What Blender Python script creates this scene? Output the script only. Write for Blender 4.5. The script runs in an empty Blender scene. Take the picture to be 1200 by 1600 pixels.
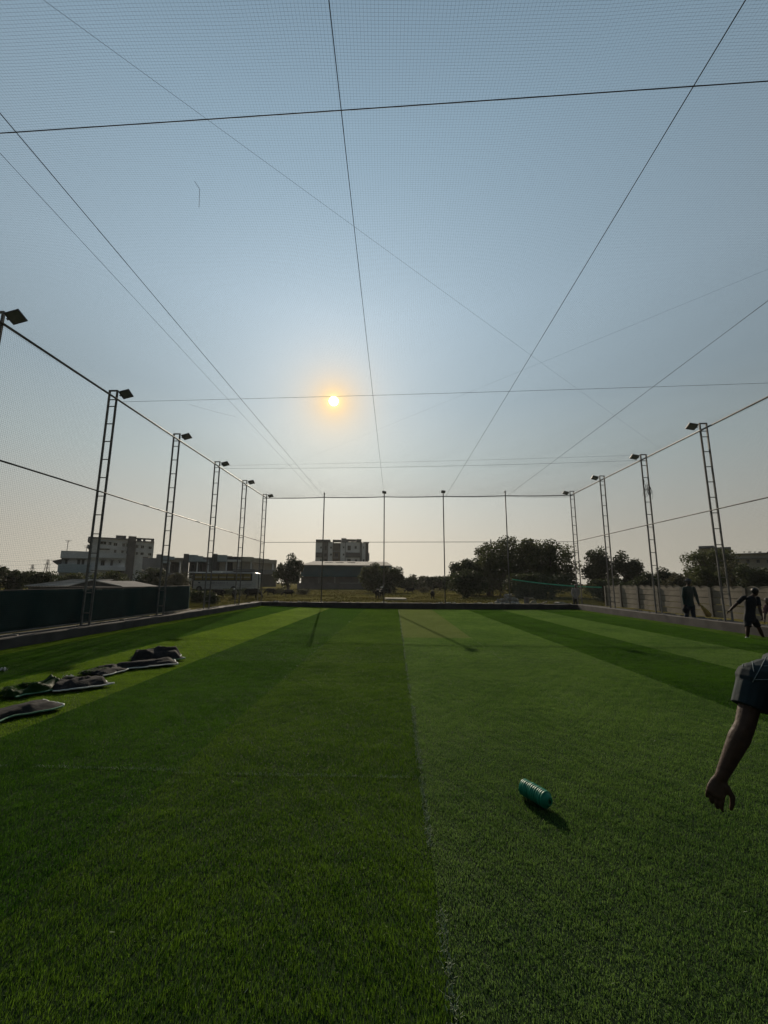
import bpy, bmesh, math, random
import numpy as np
from mathutils import Vector, Matrix, Euler, noise
R = math.radians
random.seed(7); RNG = np.random.default_rng(7)
SC = bpy.context.scene
COL = SC.collection

# ------------------------------------------------------------------ camera
CAM_H = 1.62
F, PITCH, YAW, ROLL = 648.4, 0.1693, 0.0266, -0.0049
def cam_axes():
    x1 = Vector((math.cos(YAW), math.sin(YAW), 0)); y1 = Vector((-math.sin(YAW), math.cos(YAW), 0)); z = Vector((0, 0, 1))
    d = y1*math.cos(PITCH) + z*math.sin(PITCH); u = -y1*math.sin(PITCH) + z*math.cos(PITCH)
    return x1*math.cos(ROLL) - u*math.sin(ROLL), x1*math.sin(ROLL) + u*math.cos(ROLL), d
CR, CU, CD = cam_axes()
cam = bpy.data.cameras.new('camera'); cam_o = bpy.data.objects.new('camera', cam); COL.objects.link(cam_o)
cam.sensor_fit = 'VERTICAL'; cam.sensor_height = 36.0; cam.sensor_width = 27.0; cam.lens = 36.0*F/1600.0
cam.clip_start = 0.05; cam.clip_end = 6000
cam_o.matrix_world = Matrix(((CR.x, CU.x, -CD.x, 0), (CR.y, CU.y, -CD.y, 0), (CR.z, CU.z, -CD.z, CAM_H), (0, 0, 0, 1)))
SC.camera = cam_o
def ray(px, py): return CR*((px-600)/F) + CU*((800-py)/F) + CD
def at(px, py, Y):                      # point seen at a photo pixel, Y metres ahead
    d = ray(px, py); return Vector((0, 0, CAM_H)) + d*(Y/d.y)
def on_ground(px, py, z=0.0):
    d = ray(px, py); return Vector((0, 0, CAM_H)) + d*((z-CAM_H)/d.z)

# ------------------------------------------------------------------ sky, sun, exposure
SUN_AZ, SUN_EL = R(-8.95), R(24.45)
SUN_DIR = Vector((math.sin(SUN_AZ)*math.cos(SUN_EL), math.cos(SUN_AZ)*math.cos(SUN_EL), math.sin(SUN_EL)))
world = bpy.data.worlds.new('World'); SC.world = world; world.use_nodes = True
wn = world.node_tree.nodes; wl = world.node_tree.links
def wnode(t, **k):
    n = wn.new(t)
    for a, b in k.items(): setattr(n, a, b)
    return n
def wmath(op, a, b=None, c=None):
    n = wnode('ShaderNodeMath', operation=op)
    for i, v in enumerate((a, b, c)):
        if v is None: continue
        if isinstance(v, (int, float)): n.inputs[i].default_value = v
        else: wl.new(v, n.inputs[i])
    return n.outputs[0]
bg = wn['Background']; bg.inputs['Strength'].default_value = 0.1
sky = wnode('ShaderNodeTexSky', sky_type='NISHITA', sun_disc=False)
sky.sun_elevation = SUN_EL; sky.sun_rotation = SUN_AZ
sky.air_density = 1.0; sky.dust_density = 3.0; sky.ozone_density = 1.5; sky.altitude = 0
tc = wnode('ShaderNodeTexCoord')
nrm = wnode('ShaderNodeVectorMath', operation='NORMALIZE'); wl.new(tc.outputs['Generated'], nrm.inputs[0])
sep = wnode('ShaderNodeSeparateXYZ'); wl.new(nrm.outputs[0], sep.inputs[0])
dot = wnode('ShaderNodeVectorMath', operation='DOT_PRODUCT'); wl.new(nrm.outputs[0], dot.inputs[0]); dot.inputs[1].default_value = SUN_DIR
ang = wmath('ARCCOSINE', wmath('MINIMUM', dot.outputs['Value'], 1.0))
# hazy evening air: colour by elevation
ramp = wnode('ShaderNodeValToRGB'); wl.new(sep.outputs['Z'], ramp.inputs[0])
HAZE_STOPS = [(0.0, (0.96, 0.90, 0.755)), (0.10, (0.86, 0.825, 0.715)), (0.27, (0.66, 0.765, 0.765)), (0.40, (0.535, 0.68, 0.765)),
              (0.57, (0.55, 0.73, 0.87)), (0.79, (0.44, 0.635, 0.80)), (0.88, (0.365, 0.54, 0.70)), (1.0, (0.32, 0.48, 0.64))]
er = ramp.color_ramp.elements
while len(er) < len(HAZE_STOPS): er.new(0.5)
for e, (p, c) in zip(er, HAZE_STOPS): e.position = p; e.color = (c[0]*10, c[1]*10, c[2]*10, 1)
# brighter around the sun, dimmer away from it
fall = wmath('ADD', wmath('MULTIPLY', wmath('EXPONENT', wmath('MULTIPLY', ang, -0.9)), 1.0), 0.0)
hz = wnode('ShaderNodeVectorMath', operation='SCALE'); wl.new(ramp.outputs[0], hz.inputs[0]); wl.new(fall, hz.inputs['Scale'])
mix = wnode('ShaderNodeMix', data_type='RGBA'); mix.inputs['Factor'].default_value = 0.955
wl.new(sky.outputs[0], mix.inputs['A']); wl.new(hz.outputs[0], mix.inputs['B'])
def glow(width_deg, col):
    g = wmath('EXPONENT', wmath('MULTIPLY', ang, -1.0/R(width_deg)))
    v = wnode('ShaderNodeVectorMath', operation='SCALE'); v.inputs[0].default_value = col; wl.new(g, v.inputs['Scale']); return v.outputs[0]
def vadd(a, b):
    v = wnode('ShaderNodeVectorMath', operation='ADD'); wl.new(a, v.inputs[0]); wl.new(b, v.inputs[1]); return v.outputs[0]
tot = vadd(mix.outputs['Result'], glow(2.3, (6.2, -0.2, -6.6)))
tot = vadd(tot, glow(0.45, (8.0, 15.0, 9.0)))
tot = vadd(tot, glow(4.0, (0.9, 0.35, 0.0)))
disc = wmath('MULTIPLY', wmath('LESS_THAN', ang, R(0.60)), 60.0)
dv = wnode('ShaderNodeCombineXYZ'); [wl.new(disc, dv.inputs[i]) for i in range(3)]
tot = vadd(tot, dv.outputs[0])
mx = wnode('ShaderNodeVectorMath', operation='MAXIMUM'); wl.new(tot, mx.inputs[0]); mx.inputs[1].default_value = (0, 0, 0)
wl.new(mx.outputs[0], bg.inputs['Color'])

sun = bpy.data.lights.new('sun', 'SUN'); sun.energy = 4.5; sun.angle = R(0.5); sun.color = (1.0, 0.86, 0.66)
sun_o = bpy.data.objects.new('sun', sun); COL.objects.link(sun_o); sun_o.location = SUN_DIR*100
sun_o.rotation_euler = SUN_DIR.to_track_quat('Z', 'Y').to_euler()
vs = SC.view_settings; vs.view_transform = 'Standard'; vs.look = 'None'; vs.gamma = 1; vs.exposure = 0.0; vs.use_curve_mapping = False
SC.cycles.use_denoising = True
SC.cycles.max_bounces = 8; SC.cycles.transparent_max_bounces = 16

# ------------------------------------------------------------------ materials
def mat(name, col, rough=0.8, vary=0.25, scale=6.0, metal=0.0, bump=0.0, spec=0.3, transl=0.0, col2=None, detail=6):
    m = bpy.data.materials.new(name); m.use_nodes = True; n = m.node_tree.nodes; l = m.node_tree.links
    b = n['Principled BSDF']; b.inputs['Roughness'].default_value = rough; b.inputs['Metallic'].default_value = metal
    b.inputs['Specular IOR Level'].default_value = spec
    t = n.new('ShaderNodeTexCoord'); ns = n.new('ShaderNodeTexNoise'); ns.inputs['Scale'].default_value = scale; ns.inputs['Detail'].default_value = detail
    l.new(t.outputs['Object'], ns.inputs['Vector'])
    r = n.new('ShaderNodeValToRGB'); l.new(ns.outputs[0], r.inputs[0])
    a = [max(0, c*(1-vary)) for c in col]; z = [min(1, c*(1+vary)) for c in (col2 or col)]
    r.color_ramp.elements[0].position = 0.3; r.color_ramp.elements[1].position = 0.7
    r.color_ramp.elements[0].color = (*a, 1); r.color_ramp.elements[1].color = (*z, 1)
    l.new(r.outputs[0], b.inputs['Base Color'])
    if bump:
        bp = n.new('ShaderNodeBump'); bp.inputs['Strength'].default_value = bump; bp.inputs['Distance'].default_value = 0.02
        l.new(ns.outputs[0], bp.inputs['Height']); l.new(bp.outputs[0], b.inputs['Normal'])
    if transl:
        tr = n.new('ShaderNodeBsdfTranslucent'); l.new(r.outputs[0], tr.inputs['Color'])
        mx = n.new('ShaderNodeMixShader'); mx.inputs[0].default_value = transl
        l.new(b.outputs[0], mx.inputs[1]); l.new(tr.outputs[0], mx.inputs[2]); l.new(mx.outputs[0], n['Material Output'].inputs['Surface'])
    return m
def fibre_mat(name, c1, c2, rough=0.5, spec=0.09, transl=0.5):
    """plastic turf fibre; every blade carries its own random shade (attribute 'shade')"""
    m = bpy.data.materials.new(name); m.use_nodes = True; n = m.node_tree.nodes; l = m.node_tree.links
    b = n['Principled BSDF']; b.inputs['Roughness'].default_value = rough; b.inputs['Specular IOR Level'].default_value = spec
    a = n.new('ShaderNodeAttribute'); a.attribute_name = 'shade'
    g = n.new('ShaderNodeNewGeometry'); ns = n.new('ShaderNodeTexNoise'); ns.inputs['Scale'].default_value = 0.55; ns.inputs['Detail'].default_value = 5
    l.new(g.outputs['Position'], ns.inputs['Vector'])
    mp = n.new('ShaderNodeVectorMath'); mp.operation = 'MULTIPLY'; mp.inputs[1].default_value = (2.6, 7.0, 1.0); l.new(g.outputs['Position'], mp.inputs[0])
    n2 = n.new('ShaderNodeTexNoise'); n2.inputs['Scale'].default_value = 1.0; n2.inputs['Detail'].default_value = 4; l.new(mp.outputs[0], n2.inputs['Vector'])
    av = n.new('ShaderNodeMath'); av.operation = 'ADD'; l.new(ns.outputs[0], av.inputs[0]); l.new(n2.outputs[0], av.inputs[1])
    ad = n.new('ShaderNodeMath'); ad.operation = 'MULTIPLY_ADD'; l.new(av.outputs[0], ad.inputs[0]); ad.inputs[1].default_value = 1.15
    sb = n.new('ShaderNodeMath'); sb.operation = 'SUBTRACT'; l.new(a.outputs['Fac'], sb.inputs[0]); sb.inputs[1].default_value = 1.13
    l.new(sb.outputs[0], ad.inputs[2])
    r = n.new('ShaderNodeValToRGB'); l.new(ad.outputs[0], r.inputs[0])
    r.color_ramp.elements[0].color = (*c1, 1); r.color_ramp.elements[1].color = (*c2, 1)
    l.new(r.outputs[0], b.inputs['Base Color'])
    tr = n.new('ShaderNodeBsdfTranslucent'); vm = n.new('ShaderNodeVectorMath'); vm.operation = 'MULTIPLY'; vm.inputs[1].default_value = (1.55, 1.5, 0.9)   # thin plastic passes more light than it reflects
    l.new(r.outputs[0], vm.inputs[0]); l.new(vm.outputs[0], tr.inputs['Color'])
    mx = n.new('ShaderNodeMixShader'); mx.inputs[0].default_value = transl
    l.new(b.outputs[0], mx.inputs[1]); l.new(tr.outputs[0], mx.inputs[2]); l.new(mx.outputs[0], n['Material Output'].inputs['Surface'])
    return m

M = {
 'earth': mat('dry_field_earth', (0.085, 0.068, 0.026), 0.95, 0.3, 0.25, col2=(0.095, 0.085, 0.028), bump=0.3, spec=0.0),
 'drygrass': mat('dry_grass', (0.095, 0.078, 0.022), 0.9, 0.3, 0.12, col2=(0.080, 0.080, 0.022), spec=0.0, transl=0.2),
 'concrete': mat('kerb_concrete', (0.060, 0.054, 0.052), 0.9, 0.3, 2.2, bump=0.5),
 'mortar': mat('kerb_topping', (0.19, 0.175, 0.16), 0.95, 0.3, 3.0, bump=0.5),
 'steel': mat('galvanised_steel', (0.17, 0.16, 0.15), 0.6, 0.25, 5.0),
 'dark_steel': mat('painted_dark_pipe', (0.10, 0.095, 0.09), 0.55, 0.3, 4.0),
 'lamp_body': mat('lamp_housing', (0.035, 0.035, 0.035), 0.5, 0.2, 8.0),
 'lamp_glass': mat('lamp_glass', (0.07, 0.095, 0.075), 0.25, 0.15, 12.0, spec=0.5),
 'rope': mat('black_net_rope', (0.045, 0.045, 0.05), 0.8, 0.2, 30.0),
 'side_twine': mat('dark_net_twine', (0.045, 0.05, 0.052), 0.9, 0.15, 10.0, spec=0.1),
 'twine': mat('net_twine', (0.10, 0.11, 0.115), 0.75, 0.15, 10.0),
 'cloth': mat('dark_green_shade_cloth', (0.020, 0.042, 0.040), 0.95, 0.25, 1.4, bump=0.3, spec=0.05, transl=0.08),
 'greennet': mat('green_net_band', (0.10, 0.42, 0.30), 0.7, 0.2, 4.0, transl=0.3),
 'greenmesh': mat('green_net_mesh', (0.02, 0.06, 0.05), 0.8, 0.2, 4.0),
 'precast': mat('precast_panel_concrete', (0.17, 0.15, 0.12), 0.9, 0.28, 1.7, bump=0.4),
 'precast2': mat('precast_post_concrete', (0.10, 0.093, 0.08), 0.9, 0.25, 2.5, bump=0.4),
 'leaf_dark': mat('dark_leaf', (0.042, 0.052, 0.022), 0.6, 0.4, 0.6, spec=0.08, transl=0.3),
 'leaf_mid': mat('olive_leaf', (0.065, 0.075, 0.026), 0.6, 0.4, 0.6, spec=0.08, transl=0.3),
 'leaf_dull': mat('dusty_leaf', (0.075, 0.072, 0.04), 0.7, 0.4, 0.6, spec=0.08, transl=0.25),
 'bark': mat('bark', (0.07, 0.055, 0.04), 0.95, 0.3, 3.0, bump=0.6),
 'white_wall': mat('weathered_white_wall', (0.58, 0.59, 0.60), 0.85, 0.16, 0.35),
 'blue_wall': mat('pale_blue_grey_wall', (0.34, 0.40, 0.43), 0.85, 0.15, 0.35),
 'grey_wall': mat('grey_plaster', (0.20, 0.20, 0.205), 0.9, 0.2, 0.4),
 'cream_wall': mat('cream_plaster', (0.36, 0.335, 0.28), 0.9, 0.2, 0.35),
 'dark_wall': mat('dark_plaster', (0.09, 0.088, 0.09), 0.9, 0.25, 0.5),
 'brown_wall': mat('brown_plaster', (0.14, 0.115, 0.09), 0.9, 0.25, 0.5),
 'pane': mat('window_glass', (0.018, 0.02, 0.024), 0.5, 0.3, 1.0, spec=0.2),
 'teal': mat('dark_teal_cladding', (0.008, 0.075, 0.105), 0.8, 0.2, 0.3, spec=0.1),
 'asbestos': mat('cement_roof_sheet', (0.29, 0.265, 0.235), 0.95, 0.3, 0.8),
 'bus_white': mat('bus_white_paint', (0.44, 0.44, 0.42), 0.4, 0.12, 0.8, spec=0.4),
 'bus_band': mat('bus_yellow_curtain', (0.20, 0.15, 0.03), 0.5, 0.3, 1.5),
 'tyre': mat('tyre_rubber', (0.02, 0.02, 0.02), 0.9, 0.2, 8.0),
 'ink': mat('dark_lettering', (0.05, 0.06, 0.09), 0.7, 0.1, 8.0),
 'hide': mat('black_buffalo_hide', (0.014, 0.013, 0.013), 0.85, 0.3, 4.0, spec=0.05),
 'horn': mat('horn', (0.08, 0.075, 0.07), 0.5, 0.2, 8.0),
 'feather': mat('white_feather', (0.75, 0.74, 0.70), 0.8, 0.08, 8.0),
 'litter': mat('pale_litter', (0.55, 0.54, 0.50), 0.85, 0.2, 9.0),
 'stone': mat('grey_rubble', (0.24, 0.235, 0.22), 0.95, 0.35, 3.0, bump=0.6),
 'slab': mat('pale_concrete_slab', (0.38, 0.34, 0.26), 0.95, 0.2, 2.0),
 'cone': mat('green_cone_plastic', (0.004, 0.17, 0.10), 0.45, 0.18, 18.0, spec=0.3, transl=0.03),
 'backing': mat('black_turf_backing', (0.020, 0.018, 0.018), 0.9, 0.35, 14.0, bump=0.5, spec=0.12),
 'whiteedge': mat('white_line_fibre', (0.60, 0.60, 0.55), 0.8, 0.15, 20.0),
 'fray': mat('pale_frayed_fibre', (0.22, 0.26, 0.17), 0.8, 0.3, 20.0),
 'edge_green': mat('cut_edge_fibre', (0.10, 0.22, 0.13), 0.8, 0.3, 30.0),
 'skin': mat('brown_skin', (0.050, 0.027, 0.018), 0.6, 0.3, 26.0, spec=0.25, bump=0.25),
 'hair': mat('black_hair', (0.012, 0.011, 0.011), 0.55, 0.2, 40.0),
 'eye': mat('eye', (0.10, 0.09, 0.085), 0.2, 0.1, 5.0),
 'black_cloth': mat('black_jersey', (0.012, 0.013, 0.016), 0.85, 0.3, 12.0),
 'teal_cloth': mat('dark_teal_tshirt', (0.006, 0.015, 0.019), 0.85, 0.35, 9.0, bump=0.35),
 'piping': mat('grey_shirt_piping', (0.14, 0.17, 0.175), 0.8, 0.1, 10.0),
 'navy_cloth': mat('navy_trousers', (0.018, 0.024, 0.04), 0.9, 0.3, 9.0, bump=0.3),
 'green_cloth': mat('dark_green_shirt', (0.018, 0.035, 0.032), 0.85, 0.3, 9.0),
 'grey_cloth': mat('grey_shirt', (0.20, 0.20, 0.20), 0.85, 0.2, 9.0),
 'maroon_cloth': mat('maroon_shirt', (0.06, 0.018, 0.024), 0.85, 0.3, 9.0),
 'bag': mat('yellow_sack', (0.34, 0.24, 0.05), 0.8, 0.25, 12.0),
 'shoe': mat('pale_shoe', (0.45, 0.44, 0.42), 0.7, 0.15, 9.0),
 'dark_shoe': mat('dark_shoe', (0.03, 0.03, 0.03), 0.6, 0.15, 9.0),
 'pylon': mat('pylon_steel', (0.11, 0.11, 0.11), 0.7, 0.1, 1.0),
}

# ------------------------------------------------------------------ mesh helpers
class MB:
    def __init__(s): s.v = []; s.f = []
    def quadgrid(s, P, closed_u=False, closed_v=False):      # P: rows of points
        b = len(s.v); nu, nv = len(P), len(P[0])
        for row in P: s.v.extend([tuple(q) for q in row])
        for i in range(nu if closed_u else nu-1):
            for j in range(nv if closed_v else nv-1):
                i2, j2 = (i+1) % nu, (j+1) % nv
                s.f.append((b+i*nv+j, b+i*nv+j2, b+i2*nv+j2, b+i2*nv+j))
        return s
    def box(s, c, size, rot=None):
        c = Vector(c); h = Vector(size)/2; b = len(s.v)
        for dx in (-1, 1):
            for dy in (-1, 1):
                for dz in (-1, 1):
                    p = Vector((dx*h.x, dy*h.y, dz*h.z))
                    if rot is not None: p = rot @ p
                    s.v.append(tuple(c+p))
        for q in ((0,1,3,2),(4,6,7,5),(0,4,5,1),(2,3,7,6),(0,2,6,4),(1,5,7,3)): s.f.append(tuple(b+i for i in q))
        return s
    def box2(s, a, b):
        a, b = Vector(a), Vector(b); return s.box((a+b)/2, [abs(x) for x in (b-a)])
    def tube(s, pts, rad, n=8, cap=True, flat=None):
        pts = [Vector(p) for p in pts]; rad = rad if isinstance(rad, (list, tuple)) else [rad]*len(pts); b = len(s.v)
        ref = Vector((0, 0, 1)); d0 = (pts[-1]-pts[0]).normalized()
        if abs(d0.dot(ref)) > 0.92: ref = Vector((0, 1, 0)) if abs(d0.y) < 0.8 else Vector((1, 0, 0))
        for i, p in enumerate(pts):
            d = (pts[min(i+1, len(pts)-1)]-pts[max(i-1, 0)]).normalized()
            u = d.cross(ref).normalized(); w = u.cross(d)
            r = rad[i]; ra, rb = (r if isinstance(r, (list, tuple)) else (r, r))
            for k in range(n):
                a = 2*math.pi*(k+0.5)/n; s.v.append(tuple(p + u*math.cos(a)*ra + w*math.sin(a)*rb))
        for i in range(len(pts)-1):
            for k in range(n):
                k2 = (k+1) % n; s.f.append((b+i*n+k, b+i*n+k2, b+(i+1)*n+k2, b+(i+1)*n+k))
        if cap:
            s.f.append(tuple(b+k for k in reversed(range(n)))); e = b+(len(pts)-1)*n; s.f.append(tuple(e+k for k in range(n)))
        return s
    def ell(s, c, r, rot=None, nu=10, nv=7):
        c = Vector(c); b = len(s.v)
        def add(p):
            p = Vector((p[0]*r[0], p[1]*r[1], p[2]*r[2]))
            if rot is not None: p = rot @ p
            s.v.append(tuple(c+p))
        add((0, 0, -1))
        for i in range(1, nv):
            t = -math.pi/2 + math.pi*i/nv
            for k in range(nu): a = 2*math.pi*k/nu; add((math.cos(t)*math.cos(a), math.cos(t)*math.sin(a), math.sin(t)))
        add((0, 0, 1)); top = len(s.v)-1
        for k in range(nu):
            k2 = (k+1) % nu; s.f.append((b, b+1+k2, b+1+k)); e = b+1+(nv-2)*nu; s.f.append((e+k, e+k2, top))
            for i in range(nv-2): q = b+1+i*nu; s.f.append((q+k, q+k2, q+nu+k2, q+nu+k))
        return s
    def cap(s, p0, p1, r0, r1, n=12):                        # tapered capsule
        p0, p1 = Vector(p0), Vector(p1); L = (p1-p0).length
        if L < 1e-5: return s.ell(p0, (r0, r0, r0))
        d = (p1-p0)/L; pts = []; rr = []
        for a in (80, 55, 30, 0): t = R(a); pts.append(p0-d*r0*math.sin(t)); rr.append(r0*math.cos(t))
        for a in (0, 30, 55, 80): t = R(a); pts.append(p1+d*r1*math.sin(t)); rr.append(r1*math.cos(t))
        return s.tube(pts, rr, n)
    def lathe(s, prof, n=24):
        return s.quadgrid([[(r*math.cos(2*math.pi*k/n), r*math.sin(2*math.pi*k/n), z) for k in range(n)] for r, z in prof], closed_v=True)
    def mesh(s, name, m=None, smooth=False):
        me = bpy.data.meshes.new(name); me.from_pydata(s.v, [], s.f); me.validate()
        if m is not None: me.materials.append(M[m] if isinstance(m, str) else m)
        if smooth: me.polygons.foreach_set('use_smooth', [True]*len(me.polygons))
        return me
    def build(s, name, m, parent=None, loc=None, smooth=False, rot=None):
        return place(name, s.mesh(name, m, smooth), parent, loc, rot)
def place(name, me, parent=None, loc=None, rot=None, scale=None):
    o = bpy.data.objects.new(name, me); COL.objects.link(o)
    if loc is not None: o.location = loc
    if rot is not None: o.rotation_euler = rot
    if scale is not None: o.scale = scale if isinstance(scale, (list, tuple)) else (scale,)*3
    if parent is not None: o.parent = parent
    return o
def tag(o, label, cat, group=None):
    o['label'] = label; o['category'] = cat
    if group: o['group'] = group
    return o
def thing(name, label, cat, loc=(0, 0, 0), rotz=0.0, group=None):
    o = place(name, None, None, loc, (0, 0, rotz)); o.empty_display_size = 0.2
    return tag(o, label, cat, group)
def structure(o): o['kind'] = 'structure'; return o
def stuff(o): o['kind'] = 'stuff'; return o
def copy_tree(o, parent=None):
    c = o.copy(); COL.objects.link(c)
    if parent is not None: c.parent = parent
    for ch in list(o.children): copy_tree(ch, c)
    return c
def remesh(o, voxel, smooth_it=3, factor=0.5):
    """merge overlapping solids of one mesh into one continuous skin"""
    a = o.modifiers.new('r', 'REMESH'); a.mode = 'VOXEL'; a.voxel_size = voxel; a.use_smooth_shade = True
    b = o.modifiers.new('s', 'SMOOTH'); b.iterations = smooth_it; b.factor = factor
    dg = bpy.context.evaluated_depsgraph_get(); ev = o.evaluated_get(dg)
    me = bpy.data.meshes.new_from_object(ev, depsgraph=dg); old = o.data
    mats = [x for x in old.materials]; o.modifiers.clear(); o.data = me
    if not me.materials:
        for x in mats: me.materials.append(x)
    me.polygons.foreach_set('use_smooth', [True]*len(me.polygons)); me.name = o.name
    return o

# ------------------------------------------------------------------ pitch dimensions (metres)
XL, XR = -8.78, 11.42                     # tower lines
XKL, XKR = -8.65, 11.25                   # kerb inner faces
H_RAIL, H_MID, H_TOP, KERB = 7.27, 4.25, 7.55, 0.37
def yfar(x): return 27.09 - 0.0436*x      # line of the far posts
def gz(x): return 0.00154*x*x if x < 0 else 0.00042*x*x
YB = -5.0                                  # the cage goes on behind the viewer

# ------------------------------------------------------------------ ground
def ground_height(x, y):
    z = -0.06 + 0.05*math.sin(x*0.31+1.3)*math.sin(y*0.23) + 0.03*math.sin(x*0.9)*math.cos(y*0.7)
    if -9.2 < x < 11.9 and y < yfar(x)+0.3: return -0.35
    if x > 11.9 and y < 40: z += 0.14
    if math.hypot(x, y) > 150: z = -0.06
    return z
def nonuni(lo, hi, segs):
    out = []
    for a, b, st in segs: out += list(np.arange(a, b, st))
    return [lo] + out + [hi]
gx = nonuni(-1700, 1700, [(-1500, -200, 260), (-200, -60, 20), (-60, 60, 1.5), (60, 200, 20), (200, 1600, 260)])
gy = nonuni(-1700, 1700, [(-1500, -100, 260), (-100, -20, 20), (-20, 90, 1.5), (90, 200, 12), (200, 1600, 260)])
b = MB(); b.quadgrid([[(x, y, ground_height(x, y)) for y in gy] for x in gx])
b.f = [tuple(reversed(q)) for q in b.f]
structure(b.build('ground', 'earth', smooth=True))

# ------------------------------------------------------------------ turf: rolls of artificial grass, each with its pile lying one way
SEAMS = [-8.65, -8.15, -6.08, -4.05, -1.88, 0.22, 2.28, 4.42, 6.50, 8.55, 10.6, 11.25]
def blade_tile(n, seed, wmul, hmin=0.013, hmax=0.026):
    rg = np.random.default_rng(seed)
    x, y = rg.random(n), rg.random(n)
    clump = 0.5+0.25*np.sin(x*11+seed)*np.sin(y*9+2*seed)+0.25*np.sin(x*27+y*19+seed)
    h = (hmin+(hmax-hmin)*rg.random(n))*(0.70+0.55*clump); w = (0.0013+0.0010*rg.random(n))*wmul
    lean = np.clip(rg.normal(0.42, 0.30, n), 0.0, 1.3); az = rg.normal(0, 1.15, n) + 0.6*np.sin(x*8+seed)*np.sin(y*6)
    curl = rg.normal(0.55, 0.6, n)
    face = az + rg.normal(0, 0.9, n)                      # which way the flat of the blade looks
    dx, dy = np.sin(az), np.cos(az); wx, wy = np.cos(face)*w/2, -np.sin(face)*w/2
    a1 = lean*0.55; a2 = np.clip(lean+curl, -0.2, 1.75)
    l1, l2 = h*0.55, h*0.6
    x1, y1, z1 = x+dx*np.sin(a1)*l1, y+dy*np.sin(a1)*l1, np.cos(a1)*l1
    x2, y2, z2 = x1+dx*np.sin(a2)*l2, y1+dy*np.sin(a2)*l2, np.maximum(z1+np.cos(a2)*l2, 0.003)
    V = np.empty((n, 5, 3))
    V[:, 0] = np.stack([x-wx, y-wy, 0*x], 1); V[:, 1] = np.stack([x+wx, y+wy, 0*x], 1)
    V[:, 2] = np.stack([x1+wx, y1+wy, z1], 1); V[:, 3] = np.stack([x1-wx, y1-wy, z1], 1); V[:, 4] = np.stack([x2, y2, z2], 1)
    me = bpy.data.meshes.new('turf_fibre'); me.vertices.add(n*5); me.vertices.foreach_set('co', V.ravel())
    base = np.arange(n)*5
    loops = np.stack([base, base+1, base+2, base+3, base+3, base+2, base+4], 1).ravel()
    me.loops.add(n*7); me.loops.foreach_set('vertex_index', loops)
    me.polygons.add(n*2)
    ls = np.stack([np.arange(n)*7, np.arange(n)*7+4], 1).ravel(); me.polygons.foreach_set('loop_start', ls)
    me.update(calc_edges=True); me.validate()
    at_ = me.attributes.new('shade', 'FLOAT', 'POINT'); at_.data.foreach_set('value', np.repeat(np.clip(rg.normal(0.48, 0.34, n), 0, 1), 5))
    return me
TILES = [bpy.data.objects.new('turf_fibre_tile', blade_tile(26000, 11+k, 1.1)) for k in range(3)] + \
        [bpy.data.objects.new('turf_fibre_tile', blade_tile(12000, 31+k, 1.8)) for k in range(3)]
FIB = {  # roll colours also paint in how light catches each pile direction
 'dark':  fibre_mat('turf_dark_fibre', (0.009, 0.035, 0.003), (0.046, 0.112, 0.010)),
 'mid':   fibre_mat('turf_green_fibre', (0.013, 0.043, 0.004), (0.072, 0.136, 0.016)),
 'lime':  fibre_mat('turf_yellow_green_fibre', (0.032, 0.070, 0.006), (0.112, 0.188, 0.018)),
 'pale':  fibre_mat('turf_greyish_fibre', (0.025, 0.063, 0.016), (0.094, 0.162, 0.052)),
 'brown': fibre_mat('turf_brown_fibre', (0.066, 0.094, 0.042), (0.112, 0.148, 0.074)),  # browner far stretch of one roll
}
SHEET = {k: mat('turf_base_'+k, c, 0.95, 0.4, 30.0, spec=0.1) for k, c in
         {'dark': (0.008, 0.022, 0.004), 'mid': (0.010, 0.025, 0.005), 'lime': (0.016, 0.032, 0.006), 'pale': (0.014, 0.028, 0.009), 'brown': (0.055, 0.05, 0.022)}.items()}
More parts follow.
